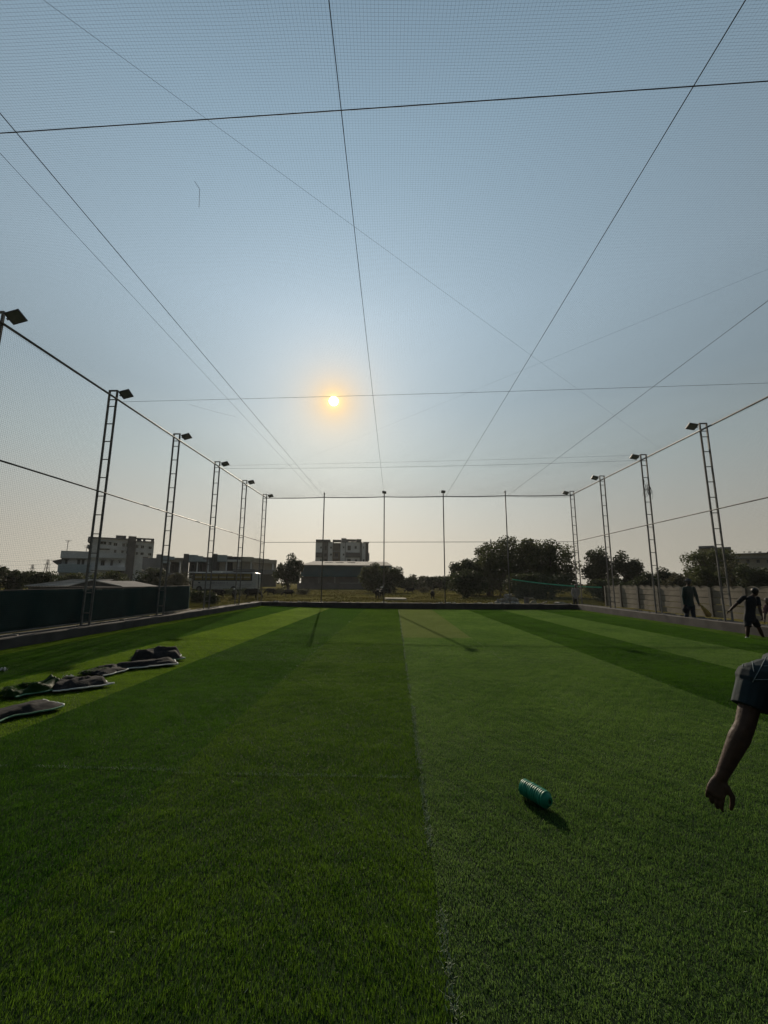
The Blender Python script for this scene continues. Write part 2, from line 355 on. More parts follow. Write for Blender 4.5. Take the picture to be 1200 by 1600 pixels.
def gn_turf(kind):
    ng = bpy.data.node_groups.new('turf_pile_'+kind, 'GeometryNodeTree')
    ng.interface.new_socket('Geometry', in_out='INPUT', socket_type='NodeSocketGeometry'); ng.interface.new_socket('Geometry', in_out='OUTPUT', socket_type='NodeSocketGeometry')
    N, L = ng.nodes, ng.links; gi = N.new('NodeGroupInput'); go = N.new('NodeGroupOutput'); jn = N.new('GeometryNodeJoinGeometry')
    sp = N.new('GeometryNodeSeparateGeometry'); sp.domain = 'POINT'
    def attr(nm, ty): n = N.new('GeometryNodeInputNamedAttribute'); n.data_type = ty; n.inputs['Name'].default_value = nm; return n.outputs['Attribute']
    var = attr('variant', 'INT')
    cmp0 = N.new('FunctionNodeCompare'); cmp0.data_type = 'INT'; cmp0.operation = 'GREATER_EQUAL'
    ia = [s for s in cmp0.inputs if s.name == 'A' and s.type == 'INT'][0]; ib = [s for s in cmp0.inputs if s.name == 'B' and s.type == 'INT'][0]
    L.new(var, ia); ib.default_value = 0
    L.new(gi.outputs[0], sp.inputs['Geometry']); L.new(cmp0.outputs[0], sp.inputs['Selection'])
    L.new(sp.outputs['Inverted'], jn.inputs[0])
    for k, t in enumerate(TILES):
        oi = N.new('GeometryNodeObjectInfo'); oi.inputs['Object'].default_value = t
        sm = N.new('GeometryNodeSetMaterial'); sm.inputs['Material'].default_value = FIB[kind]; L.new(oi.outputs['Geometry'], sm.inputs['Geometry'])
        ip = N.new('GeometryNodeInstanceOnPoints'); c = N.new('FunctionNodeCompare'); c.data_type = 'INT'; c.operation = 'EQUAL'
        ia = [s for s in c.inputs if s.name == 'A' and s.type == 'INT'][0]; ib = [s for s in c.inputs if s.name == 'B' and s.type == 'INT'][0]
        L.new(var, ia); ib.default_value = k
        L.new(sp.outputs['Selection'], ip.inputs['Points']); L.new(c.outputs[0], ip.inputs['Selection']); L.new(sm.outputs[0], ip.inputs['Instance'])
        L.new(attr('rot', 'FLOAT_VECTOR'), ip.inputs['Rotation']); L.new(attr('sca', 'FLOAT_VECTOR'), ip.inputs['Scale'])
        L.new(ip.outputs[0], jn.inputs[0])
    L.new(jn.outputs[0], go.inputs[0]); return ng
GN = {k: gn_turf(k) for k in FIB}
turf = place('turf', None); structure(turf); turf['label'] = 'artificial grass pitch laid in rolls inside the netted cage'
def turf_roll(x0, x1, y0, y1, kind, lean):                 # lean +1: pile lies away from the viewer
    b = MB(); g = 0.0015; nx = max(2, int((x1-x0)/0.5)+1); ny = max(2, int((y1-y0)/1.0)+1)
    P = []
    for i in range(nx+1):
        x = x0+g+(x1-x0-2*g)*i/nx
        yy1 = min(y1, yfar(x)-0.10)
        ge = 0.007; P.append([(x, y0+ge+(yy1-y0-2*ge)*j/ny, gz(x)) for j in range(ny+1)])
    b.quadgrid(P); b.f = [tuple(reversed(q)) for q in b.f]
    nbase = len(b.v)
    tx = max(1, round((x1-x0)/1.05)); ty = max(1, round((min(y1, yfar((x0+x1)/2)-0.1)-y0)/1.0))
    sx, sy = (x1-x0-2*g)/tx, (min(y1, yfar((x0+x1)/2)-0.10)-y0-2*g)/ty
    va, ro, sa = [-1]*nbase, [(0, 0, 0)]*nbase, [(1, 1, 1)]*nbase
    for i in range(tx):
        for j in range(ty):
            X, Y = x0+g+i*sx, y0+g+j*sy
            if Y+sy < -1.0: continue
            near = (Y < 8.5); v = random.randrange(3) + (0 if near else 3)
            xm = X+sx/2; tilt = -math.atan((gz(xm+.2)-gz(xm-.2))/.4); mirror = random.random() < 0.5
            z0 = gz(X) if True else 0
            hs = random.uniform(0.93, 1.08)
            if lean > 0:
                if mirror: b.v.append((X+sx, Y, gz(X+sx))); sa.append((-sx, sy, hs)); ro.append((0, tilt, 0))
                else: b.v.append((X, Y, z0)); sa.append((sx, sy, hs)); ro.append((0, tilt, 0))
            else:
                if mirror: b.v.append((X+sx, Y+sy, gz(X+sx))); sa.append((-sx, -sy, hs)); ro.append((0, tilt, 0)); b.v[-1] = (X+sx, Y+sy, gz(X+sx))
                else: b.v.append((X, Y+sy, z0)); sa.append((sx, -sy, hs)); ro.append((0, tilt, 0))
            va.append(v)
    me = bpy.data.meshes.new('turf_roll'); me.from_pydata(b.v, [], b.f); me.materials.append(SHEET[kind])
    a = me.attributes.new('variant', 'INT', 'POINT'); a.data.foreach_set('value', va)
    a = me.attributes.new('rot', 'FLOAT_VECTOR', 'POINT'); a.data.foreach_set('vector', np.array(ro, 'f').ravel())
    a = me.attributes.new('sca', 'FLOAT_VECTOR', 'POINT'); a.data.foreach_set('vector', np.array(sa, 'f').ravel())
    o = place('turf_roll', me, turf); m = o.modifiers.new('pile', 'NODES'); m.node_group = GN[kind]
    return o
ROLLS = [(0, [(YB, 40, 'lime', -1)]), (1, [(YB, 40, 'dark', 1)]), (2, [(YB, 40, 'lime', -1)]),
         (3, [(YB, 3.85, 'dark', 1), (3.85, 40, 'dark', 1)]), (4, [(YB, 3.80, 'mid', 1), (3.80, 40, 'mid', 1)]),
         (5, [(YB, 12.9, 'pale', -1), (12.9, 40, 'brown', -1)]), (6, [(YB, 40, 'pale', -1)]), (7, [(YB, 40, 'dark', 1)]),
         (8, [(YB, 40, 'pale', -1)]), (9, [(YB, 40, 'dark', 1)]), (10, [(YB, 40, 'mid', -1)])]
for k, ps in ROLLS:
    for (y0, y1, kind, lean) in ps: turf_roll(SEAMS[k], SEAMS[k+1], y0, y1, kind, lean)
# frayed pale fibres along the middle seam and the roll end
b = MB()
def fray(x, y, wide):
    a = random.uniform(0, 6.28); l = random.uniform(0.007, 0.018)*wide; w = 0.0009*wide
    p = Vector((x, y, gz(x)+0.016)); t = p+Vector((math.cos(a)*l, math.sin(a)*l, random.uniform(0.006, 0.020))); sd = Vector((-math.sin(a), math.cos(a), 0))*w
    k = len(b.v); b.v.extend([tuple(p-sd), tuple(p+sd), tuple(t+sd), tuple(t-sd)]); b.f.append((k, k+1, k+2, k+3))
for i in range(6500):
    y = 0.8+25*random.random()**1.6
    if noise.noise(Vector((y*1.7, 0, 0)))+0.5*noise.noise(Vector((y*6, 3, 0))) < -0.12: continue
    fray(0.225+random.gauss(0, 0.013)+0.018*noise.noise(Vector((y*.8, 5, 0))), y, 1+y*.03)
for x0, y0, y1, n_ in ((-1.88, 7.0, 20, 420), (2.28, 4.5, 13, 420), (4.42, 4.0, 14, 160), (-4.05, 4.0, 12, 160)):
    for i in range(n_):
        y = random.uniform(y0, y1)
        if noise.noise(Vector((y*1.1, x0, 0))) > 0.08: fray(x0+random.gauss(0, 0.02), y, 1+y*.04)
for i in range(950):
    x = random.uniform(-4.0, .2)
    if noise.noise(Vector((x*2.3, 8, 0))) > -0.35: fray(x, (3.85 if x < -1.88 else 3.80)+random.gauss(0, .010), 1.0)
for i in range(500): fray(random.uniform(-6, 5), random.uniform(1.5, 9), random.uniform(.7, 1.3))
o = b.build('frayed_fibre', 'fray', turf); stuff(o)

# ------------------------------------------------------------------ kerb walls
def kerb(a, bb, width, side):
    """concrete upstand from a to bb (inner top edge line), width to the outside"""
    a, bb = Vector(a), Vector(bb); d = (bb-a).normalized(); n = Vector((-d.y, d.x, 0))*side
    L = (bb-a).length; ns = int(L/0.6)
    rows = []
    for i in range(ns+1):
        p = a+d*L*i/ns; w = random.uniform(-0.006, 0.006)
        rows.append([p+Vector((0, 0, -0.4)), p+Vector((0, 0, KERB-0.02+w)), p+n*0.02+Vector((0, 0, KERB+w)), p+n*(width-0.02)+Vector((0, 0, KERB+w)),
                     p+n*width+Vector((0, 0, KERB-0.03)), p+n*width+Vector((0, 0, -0.4))])
    m = MB(); m.quadgrid(rows)
    e = len(m.v); m.f.append(tuple(range(6))); m.f.append(tuple(range(e-6, e)))
    if side > 0: m.f = [tuple(reversed(q)) for q in m.f]
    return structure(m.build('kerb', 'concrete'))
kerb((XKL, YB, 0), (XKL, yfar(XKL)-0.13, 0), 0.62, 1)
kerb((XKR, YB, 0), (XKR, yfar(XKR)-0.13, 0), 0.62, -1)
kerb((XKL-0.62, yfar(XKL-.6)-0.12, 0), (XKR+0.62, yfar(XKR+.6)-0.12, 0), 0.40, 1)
# rough mortar topping left on the kerbs
b = MB()
for i in range(150):
    s = random.choice((0, 0, 1, 2)); t = random.random(); w = random.uniform(.05, .3); hh = random.uniform(.01, .045)
    if s == 0: x = XKL+(XKR-XKL)*t; c = (x, yfar(x)+.12+random.uniform(-.1, .12), KERB+hh/2)
    elif s == 1: c = (XKR+.35+random.uniform(-.15, .15), 7+19*t, KERB+hh/2)
    else: c = (XKL-.35+random.uniform(-.15, .15), 7+19*t, KERB+hh/2)
    b.box(c, (w, random.uniform(.04, .12), hh), Euler((0, 0, random.uniform(-.5, .5))).to_matrix())
structure(stuff(b.build('mortar_crumbs', 'mortar'))); bpy.data.objects['mortar_crumbs']['kind'] = 'stuff'

# ------------------------------------------------------------------ the cage: lattice towers, posts, pipes, ropes, nets
def box_mesh(name, size, m): return MB().box((0, 0, 0), size).mesh(name, m)
leg_me = box_mesh('leg', (0.048, 0.048, H_TOP-KERB), 'steel'); rung_me = box_mesh('rung', (0.196, 0.026, 0.026), 'steel')
toprung_me = box_mesh('rung', (0.292, 0.05, 0.04), 'steel'); plate_me = box_mesh('base_plate', (0.15, 0.13, 0.012), 'steel')
def flood_parts():
    h = MB(); h.box((0, 0, 0), (0.36, 0.30, 0.045))
    for k in range(6): h.box((-0.14+k*0.056, 0, 0.038), (0.012, 0.24, 0.031))
    g = MB().box((0, 0, -0.026), (0.31, 0.25, 0.007))
    br = MB(); br.box((-0.205, 0, 0.0), (0.05, 0.05, 0.03)); br.box((-0.185, 0, 0.01), (0.012, 0.22, 0.05))
    return h.mesh('floodlight', 'lamp_body'), g.mesh('lens', 'lamp_glass'), br.mesh('bracket', 'steel')
FH, FG, FB = flood_parts()
def floodlight(parent, loc, rotz, tilt, roll=0.0):
    f = place('floodlight', FH, parent, loc, Euler((roll, tilt, rotz)), .9)
    place('lens', FG, f); place('bracket', FB, f); return f
ORD = ['first', 'second', 'third', 'fourth', 'fifth', 'sixth', 'seventh', 'eighth']
def tower(x, y, inward, label, group):
    t = thing('lattice_tower', label, 'net tower', (x, y, KERB), 0, group)
    Hh = H_TOP-KERB; out = -inward
    place('leg', leg_me, t, (0, 0, Hh/2)); place('leg', leg_me, t, (out*0.244, 0, Hh/2))
    place('base_plate', plate_me, t, (out*0.0, 0, 0.006)); place('base_plate', plate_me, t, (out*0.244, 0, 0.006))
    k = 0.35
    while k < Hh-0.15: place('rung', rung_me, t, (out*0.122, 0, k)); k += 0.575
    place('rung', rung_me, t, (out*0.122, 0, H_RAIL-KERB))
    place('rung', toprung_me, t, (out*0.122, 0, Hh+0.02))
    cbl = MB().tube([(inward*(.03+.012*math.sin(q*2.3+y)), -.03+.012*math.sin(q*1.7+x), Hh*q/14) for q in range(15)], .007, 5).build('lamp_cable', 'rope', t, smooth=True)
    t.rotation_euler = (random.uniform(-.003, .003), random.uniform(-.003, .003), random.uniform(-.02, .02))
    floodlight(t, (inward*0.27, 0.03, Hh-0.08), 0 if inward > 0 else math.pi, R(random.uniform(-16, -8)), inward*R(random.uniform(-36, -26)))
    return t
YLs = [27.64, 23.70, 19.85, 15.93, 12.08, 8.20, 4.3, 0.4]
YRs = [26.75, 22.81, 18.92, 15.07, 11.20, 7.3, 3.45, -0.4]
TL = ['corner lattice tower at the far end of the left netting, beside the bus rear', 'lattice tower in front of the parked bus, next to the far left corner',
      'lattice tower before the bus front, just past the end of the dark cloth', 'lattice tower rising before the row houses, near the end of the dark cloth',
      'lattice tower in front of the white flats, over the dark green cloth', 'lattice tower cut by the left picture edge, its lamp in view',
      'lattice tower of the left netting, beside the viewer', 'lattice tower of the left netting, level with the viewer']
TR = ['corner lattice tower at the far end of the right netting, behind a man in grey', 'lattice tower in front of the concrete wall, next to the far right corner',
      'lattice tower with frayed net on a rung, between two dark trees and the capped man', 'tall lattice tower between the capped man and the man in black',
      'lattice tower on the right kerb beyond the picture edge', 'lattice tower on the right kerb close to the stooping man', 'lattice tower of the right netting, beside the viewer', 'lattice tower of the right netting, level with the viewer']
for i, y in enumerate(YLs): tower(XL, y, 1, TL[i], 'lattice towers along the left netting')
for i, y in enumerate(YRs): tower(XR, y, -1, TR[i], 'lattice towers along the right netting')
XFP = [-4.76, -0.71, 3.19, 7.22]
FPL = ['thin steel net post before the apartment block, no lamp on top', 'thin steel net post at mid far end carrying a floodlight, beside the bushy tree',
       'thin steel net post with floodlight, before the low far treeline', 'thin steel net post before the big leafy tree, no lamp on top']
for i, x in enumerate(XFP):
    y = yfar(x); t = thing('net_post', FPL[i], 'net post', (x, y, KERB), 0, 'thin posts along the far end')
    MB().tube([(0, 0, 0), (0, 0, H_TOP-KERB-0.05)], 0.036, 10).build('pole', 'steel', t, smooth=True)
    MB().box((0, 0, 0.006), (0.2, 0.2, 0.012)).build('base_plate', 'steel', t)
    if i in (1, 2): floodlight(t, (0, -0.06, H_TOP-KERB+0.02), R(-90), R(-12), R(-8))
    else: MB().tube([(0, 0, H_TOP-KERB-0.06), (0, 0, H_TOP-KERB+0.02), (0, 0, H_TOP-KERB+0.09)], [0.05, 0.05, 0.008], 8).build('cap', 'dark_steel', t)
def sagline(a, bb, n, sag):
    a, bb = Vector(a), Vector(bb); return [a.lerp(bb, i/n)-Vector((0, 0, sag*4*(i/n)*(1-i/n))) for i in range(n+1)]
def pipe(name, label, cat, segs, r, m, n=8, group=None):
    mb = MB()
    for s in segs: mb.tube(s, r, n)
    return tag(mb.build(name, m, smooth=True), label, cat, group)
c1, c2 = (XL, yfar(XL)), (XR, yfar(XR))
pipe('top_rail', 'thick dark top pipe running along the left row of towers', 'pipe rail', [[(XL+.055, YB, H_RAIL), (XL+.055, yfar(XL), H_RAIL)]], 0.03, 'dark_steel', group='top rails of the cage')
pipe('top_rail', 'thick dark top pipe running along the right row of towers', 'pipe rail', [[(XR-.055, YB, H_RAIL), (XR-.055, yfar(XR), H_RAIL)]], 0.03, 'dark_steel', group='top rails of the cage')
xs = [XL, *XFP, XR]
pipe('top_rail', 'top pipe across the far end, sagging slightly between posts', 'pipe rail',
     [[Vector((x, yfar(x)-.06, H_RAIL-.01)) for x in (XL+.05,)] + sum([sagline((xs[i], yfar(xs[i])-.065, H_RAIL), (xs[i+1], yfar(xs[i+1])-.065, H_RAIL), 6, .035)[1:] for i in range(5)], [])], 0.027, 'dark_steel', group='top rails of the cage')
pipe('mid_rail', 'thin horizontal pipe halfway up the left netting', 'pipe rail', [[(XL+.045, YB, H_MID), (XL+.045, yfar(XL), H_MID)]], 0.02, 'dark_steel', group='middle rails of the cage')
pipe('mid_rail', 'thin horizontal pipe halfway up the right netting', 'pipe rail', [[(XR-.045, YB, H_MID), (XR-.045, yfar(XR), H_MID)]], 0.02, 'dark_steel', group='middle rails of the cage')
pipe('mid_rail', 'thin horizontal pipe halfway up the far end netting', 'pipe rail', [[(XL+.05, yfar(XL)-.06, H_MID), (XR-.05, yfar(XR)-.06, H_MID)]], 0.016, 'dark_steel', group='middle rails of the cage')
ZC = H_RAIL+0.01
def rope(a, bb, r, label, sag=0.0, n=10): return pipe('net_rope', label, 'rope', [sagline(a, bb, n, sag)], r, 'rope', 6, 'ropes carrying the roof net')
for x0, x1, r, lb in ((-4.86, -4.76, .0055, 'dark rope running lengthwise overhead to the lampless post before the apartment block'),
                      (-0.63, -0.71, .0055, 'dark rope running lengthwise near the middle of the roof net, right of the sun'),
                      (3.46, 3.35, .0055, 'dark rope running lengthwise to the floodlit post before the low treeline'),
                      (7.62, 7.35, .0055, 'dark rope running lengthwise to the post before the big leafy tree'),
                      (-5.36, -5.10, .0032, 'thinner rope running lengthwise just outside the leftmost thick rope')):
    rope((x0, YB, ZC), (x1, yfar(x1)-.05, ZC), r, lb, .02)
rope((XL, 4.43, ZC), (XR, 3.66, ZC), .006, 'thick dark cross rope nearest overhead, from side to side', .02)
rope((XL, 12.25, ZC), (XR, 11.25, ZC), .005, 'dark cross rope passing over the sun disc', .03)
rope((XL, 20.1, ZC), (XR, 18.85, ZC), .005, 'cross rope beyond the sun, lower of a close pair', .10)
rope((XL, 19.55, ZC), (XR, 18.0, ZC), .0032, 'thin cross rope beyond the sun, upper of a close pair', .05)
rope((-3.45-6.5*.7, 3.1-6.23*.7, ZC), (XR, 17.34, ZC), .0016, 'faint rope slanting from upper left across to the right tower line', .03)
rope((XL, 23.3, ZC), (11.3, 2.0, ZC), .0014, 'faint rope slanting from the far left corner towards the near right', .05)
rope((-6.6, 12.4, ZC-.03), (-5.5, 13.4, ZC-.03), .0022, 'short faint rope end left of the sun', .02)
# loose thread hanging from the roof net
q0, q1, q2 = [on_ground(*p, 7.2) for p in ((304, 283), (312, 296), (311, 324))]
pipe('loose_thread', 'short loose thread hanging from the roof net', 'thread', [[q0, (q0+q1)/2+Vector((.02, 0, -.03)), q1, q2]], .003, 'rope', 5)

CELL = 0.045; TW = 0.00082
def net_lines(P0, du, dv, nu, nv, su, sv, off, name, label, group, TW=TW):
    """knotted square netting: nu+1 lines along v, nv+1 lines along u; off(a,b) gives the sag"""
    V, Fq = [], []
    P0, du, dv = np.array(P0, float), np.array(du, float), np.array(dv, float)
    nrm_ = np.cross(du, dv); nrm_ /= np.linalg.norm(nrm_)
    def lines(d1, d2, n1, n2, seg):
        t = np.linspace(0, 1, seg+1); k = np.arange(n1+1)/n1
        A, T = np.meshgrid(k, t, indexing='ij')
        P = P0 + A[..., None]*d1 + T[..., None]*d2
        P = off(P)
        s = d1/np.linalg.norm(d1)*TW; nn = nrm_*TW
        ring = np.stack([P+nn, P-0.5*nn+0.87*s, P-0.5*nn-0.87*s], 2)          # n1+1, seg+1, 3, 3
        base = sum(len(x) for x in V); V.append(ring.reshape(-1, 3))
        idx = base+np.arange((n1+1)*(seg+1)*3).reshape(n1+1, seg+1, 3)
        for c in range(3):
            c2 = (c+1) % 3
            Fq.append(np.stack([idx[:, :-1, c], idx[:, :-1, c2], idx[:, 1:, c2], idx[:, 1:, c]], -1).reshape(-1, 4))
    lines(du, dv, nu, nv, sv); lines(dv, du, nv, nu, su)
    V = np.concatenate(V); Fq = np.concatenate(Fq)
    me = bpy.data.meshes.new(name); me.vertices.add(len(V)); me.vertices.foreach_set('co', V.ravel())
    me.loops.add(Fq.size); me.loops.foreach_set('vertex_index', Fq.ravel()); me.polygons.add(len(Fq)); me.polygons.foreach_set('loop_start', np.arange(len(Fq))*4)
    me.update(calc_edges=True); me.materials.append(M['twine' if TW < .0012 else 'side_twine'])
    return tag(place(name, me), label, 'net', group)
def roof_sag(P):
    Q = P.copy(); x, y = P[..., 0], P[..., 1]
    Q[..., 2] -= 0.05+0.10*np.abs(np.sin((x+4.8)*math.pi/4.1))*np.abs(np.sin((y-4.2)*math.pi/7.8))+0.008*np.sin(x*3.1+y*2.3)
    Q[..., 0] += 0.03*np.sin(y*0.9+x*0.3); Q[..., 1] += 0.03*np.sin(x*0.8+y*0.2)
    return Q
def wall_sag(P):
    Q = P.copy(); y, z = P[..., 1], P[..., 2]
    Q[..., 0] += 0.02*np.sin(y*1.7)*np.sin(z*1.1); Q[..., 1] += 0.02*np.sin(z*2.0+y); Q[..., 2] += 0.02*np.sin(y*1.5)
    return Q
net_lines((XL+.06, YB, H_RAIL), (XR-XL-.12, 0, 0), (0, yfar(0)-YB-.1, 0), int((XR-XL)/.038), int((27-YB)/.029), 26, 36, roof_sag, 'roof_net', 'wide square mesh net stretched overhead as a roof over the whole pitch', 'nets of the cage', .00076)
net_lines((XL+.09, YB, KERB+.02), (0, yfar(XL)-YB, 0), (0, 0, H_RAIL-KERB-.03), int((27.5-YB)/CELL), int((H_RAIL-KERB)/CELL), 30, 10, wall_sag, 'side_net', 'upright square mesh net hung along the left row of towers', 'nets of the cage', .00122)
net_lines((XR-.09, YB, KERB+.02), (0, yfar(XR)-YB, 0), (0, 0, H_RAIL-KERB-.03), int((26.5-YB)/CELL), int((H_RAIL-KERB)/CELL), 30, 10, wall_sag, 'side_net', 'upright square mesh net hung along the right row of towers', 'nets of the cage', .00122)
net_lines((XL+.1, yfar(XL)-.09, KERB+.02), (XR-XL-.2, yfar(XR)-yfar(XL), 0), (0, 0, H_RAIL-KERB-.03), int((XR-XL)/CELL), int((H_RAIL-KERB)/CELL), 4, 3, lambda P: P, 'end_net', 'upright square mesh net closing the far end of the pitch', 'nets of the cage')

b = MB(); rg_ = random.Random(9)
p0 = Vector((XR+.12, 18.9, 6.1))
for q in range(16):
    a = p0+Vector((rg_.uniform(-.10, .16), -.05, rg_.uniform(-.15, .3))); pts = [a]
    for r_ in range(4): pts.append(pts[-1]+Vector((rg_.uniform(-.08, .08), rg_.uniform(-.03, .03), -rg_.uniform(.05, .22))))
    b.tube(pts, .006, 4)
tag(b.build('net_scrap', 'rope'), 'frayed scrap of net dangling from a rung of the third right tower', 'net scrap')

# dark shade cloth behind the left towers, with a pale pipe at its foot
t = thing('shade_cloth', 'long dark green shade cloth hung low behind the left towers', 'shade cloth', (-9.17, 0, KERB))
P = []
ys = np.linspace(YB, 18.7, 184)
for y in ys:
    ztop = 1.02+0.02*math.sin(y*0.8)-0.012*abs(math.sin(y*math.pi/3.9))+0.006*(y-9)
    P.append([(0.008*math.sin(y*2.1+z*3)*z+0.006*math.sin(y*7)+0.003*math.sin(y*23+z*9), y, 0.05+z*(ztop-0.05)) for z in np.linspace(0, 1, 9)])
b = MB().quadgrid(P); cl = b.build('cloth', 'cloth', t, smooth=True)
so = cl.modifiers.new('thick', 'SOLIDIFY'); so.thickness = 0.004
MB().tube([(0.03, y, 0.055) for y in np.linspace(YB, 18.8, 12)], 0.024, 8).build('hem_pipe', 'mortar', t, smooth=True)
MB().tube([(0.0, y, 1.03+0.006*(y-9)) for y in np.linspace(YB, 18.7, 12)], 0.007, 6).build('top_cord', 'rope', t, smooth=True)

# ------------------------------------------------------------------ precast boundary wall on the right
WX = 15.3
wall = thing('boundary_wall', 'precast concrete boundary wall with scalloped top behind the right towers', 'wall', (WX, 0, 0.05))
PITCH_W = 2.03; ROWH = 0.315
post_me = MB().box((0, 0, 0.72), (0.20, 0.16, 1.44)).mesh('post', 'precast2')
def panel_mesh(seed):
    b = MB(); b.box((0, 0, 0), (0.045, PITCH_W-0.16, ROWH-0.03)); return b.mesh('panel', 'precast')
def coping_mesh():
    b = MB(); n = 36; W = PITCH_W-0.16
    pts = []
    for i in range(n+1):
        u = i/n; pts.append((-W/2+W*u, 0.13+0.10*abs(math.sin(u*math.pi*3))**0.8))
    for s in (1, -1):
        k = len(b.v); b.v += [(s*0.0225, y, z) for y, z in pts] + [(s*0.0225, y, 0.0) for y, z in pts]
        for i in range(n): q = (k+i, k+i+1, k+n+2+i, k+n+1+i); b.f.append(q if s < 0 else tuple(reversed(q)))
    k1, k2 = 0, 2*(n+1)
    for i in range(n): b.f.append((k1+i, k1+i+1, k2+i+1, k2+i))
    for i in (0, n):  b.f.append((k1+i, k1+n+1+i, k2+n+1+i, k2+i))
    # raised rims that follow the scallops, as cast into such panels
    for sgm in range(3):
        c = -W/2+W*(sgm+.5)/3; b.tube([(-0.026, c+math.cos(a)*W/6*0.98, 0.13+math.sin(a)*0.10) for a in np.linspace(0.12, math.pi-0.12, 9)], 0.012, 5)
    return b.mesh('coping_panel', 'precast')
pm, cm = panel_mesh(1), coping_mesh()
y = 31.0
while y > -2:
    place('post', post_me, wall, (0, y, -0.02), (0, 0, random.uniform(-.03, .03)))
    for k in range(4): place('panel', pm, wall, (random.uniform(-.012, .012), y-PITCH_W/2, ROWH*(k+.5)), (0, random.uniform(-.012, .012), random.uniform(-.006, .006)))
    place('coping_panel', cm, wall, (random.uniform(-.01, .01), y-PITCH_W/2, ROWH*4))
    y -= PITCH_W
wx = mat('dummy', (1, 1, 1)); bpy.data.materials.remove(wx)
b = MB()                                         # the same wall turning the corner behind the far end
wall2 = None

# ------------------------------------------------------------------ green net strung behind the far right corner
A, B_ = at(800, 905, 31.0), at(940, 917.5, 27.6)
t = thing('hanging_green_net', 'sagging green edged net strung behind the far right corner', 'net', tuple(A))
n = 24; top = []
for i in range(n+1):
    p = A.lerp(B_, i/n)-Vector((0, 0, 0.10*4*(i/n)*(1-i/n))); top.append(p-A)
b = MB()
b.quadgrid([[p+Vector((0, 0, 0.03)), p+Vector((0, -0.01, -0.045))] for p in top])
o = b.build('edge_band', 'greennet', t); sm = o.modifiers.new('s', 'SOLIDIFY'); sm.thickness = 0.006
b = MB()
for i in range(0, n*4+1):
    u = i/(n*4); p = A.lerp(B_, u)-Vector((0, 0, 0.10*4*u*(1-u)))-A; b.tube([p, (p.x, p.y, -A.z+0.15)], 0.004, 4, False)
for k in range(1, 26): b.tube([p-Vector((0, 0, 0.055*k)) for p in top[::3]], 0.004, 4, False)
b.build('mesh_drop', 'greenmesh', t)

# ------------------------------------------------------------------ marker cone stack on the turf
cp = on_ground(819, 1231, 0.07); cq = on_ground(851, 1249, 0.07)
cd = (cq-cp); cd.z = 0; cd.normalize(); clen = 0.30
def cone_mesh():
    # saucer cone with a hole: rim radius .085, hole .026
    pr = [(0.026, 0.047), (0.034, 0.050), (0.045, 0.046), (0.070, 0.016), (0.078, 0.008), (0.0855, 0.007), (0.087, 0.004), (0.087, -0.008), (0.085, -0.010), (0.0835, -0.006), (0.083, 0.002), (0.077, 0.004), (0.068, 0.011), (0.043, 0.041), (0.034, 0.045), (0.026, 0.043)]
    pr = [(r*.66, z*.75) for r, z in pr]; b = MB(); b.lathe(pr+[pr[0]], 40); return b.mesh('marker_cone', 'cone', True)
cme = cone_mesh(); ncone = 13
axis = Vector((cd.x, cd.y, 0)); rq = axis.to_track_quat('Z', 'Y')
order = ['far end one', 'second from far end', 'third from far end', 'fourth from far end', 'fifth from far end', 'sixth from far end', 'seventh, in the middle', 'sixth from near end', 'fifth from near end', 'fourth from near end', 'third from near end', 'second from near end', 'near end one, its centre hole showing']
s = 0.0
for i in range(ncone):
    c = Vector((cp.x, cp.y, 0.058+0.016+gz(cp.x)))+axis*(s+0.0)+Vector((random.uniform(-.0025, .0025), random.uniform(-.0025, .0025), random.uniform(-.001, .003)))
    o = place('marker_cone', cme, None, c); o.rotation_mode = 'QUATERNION'; o.rotation_quaternion = rq @ Euler((random.uniform(-.05, .05), random.uniform(-.05, .05), 0)).to_quaternion()
    s += 0.0172
    tag(o, 'green marker cone of the lying stack, '+order[i], 'marker cone', 'stacked green marker cones')

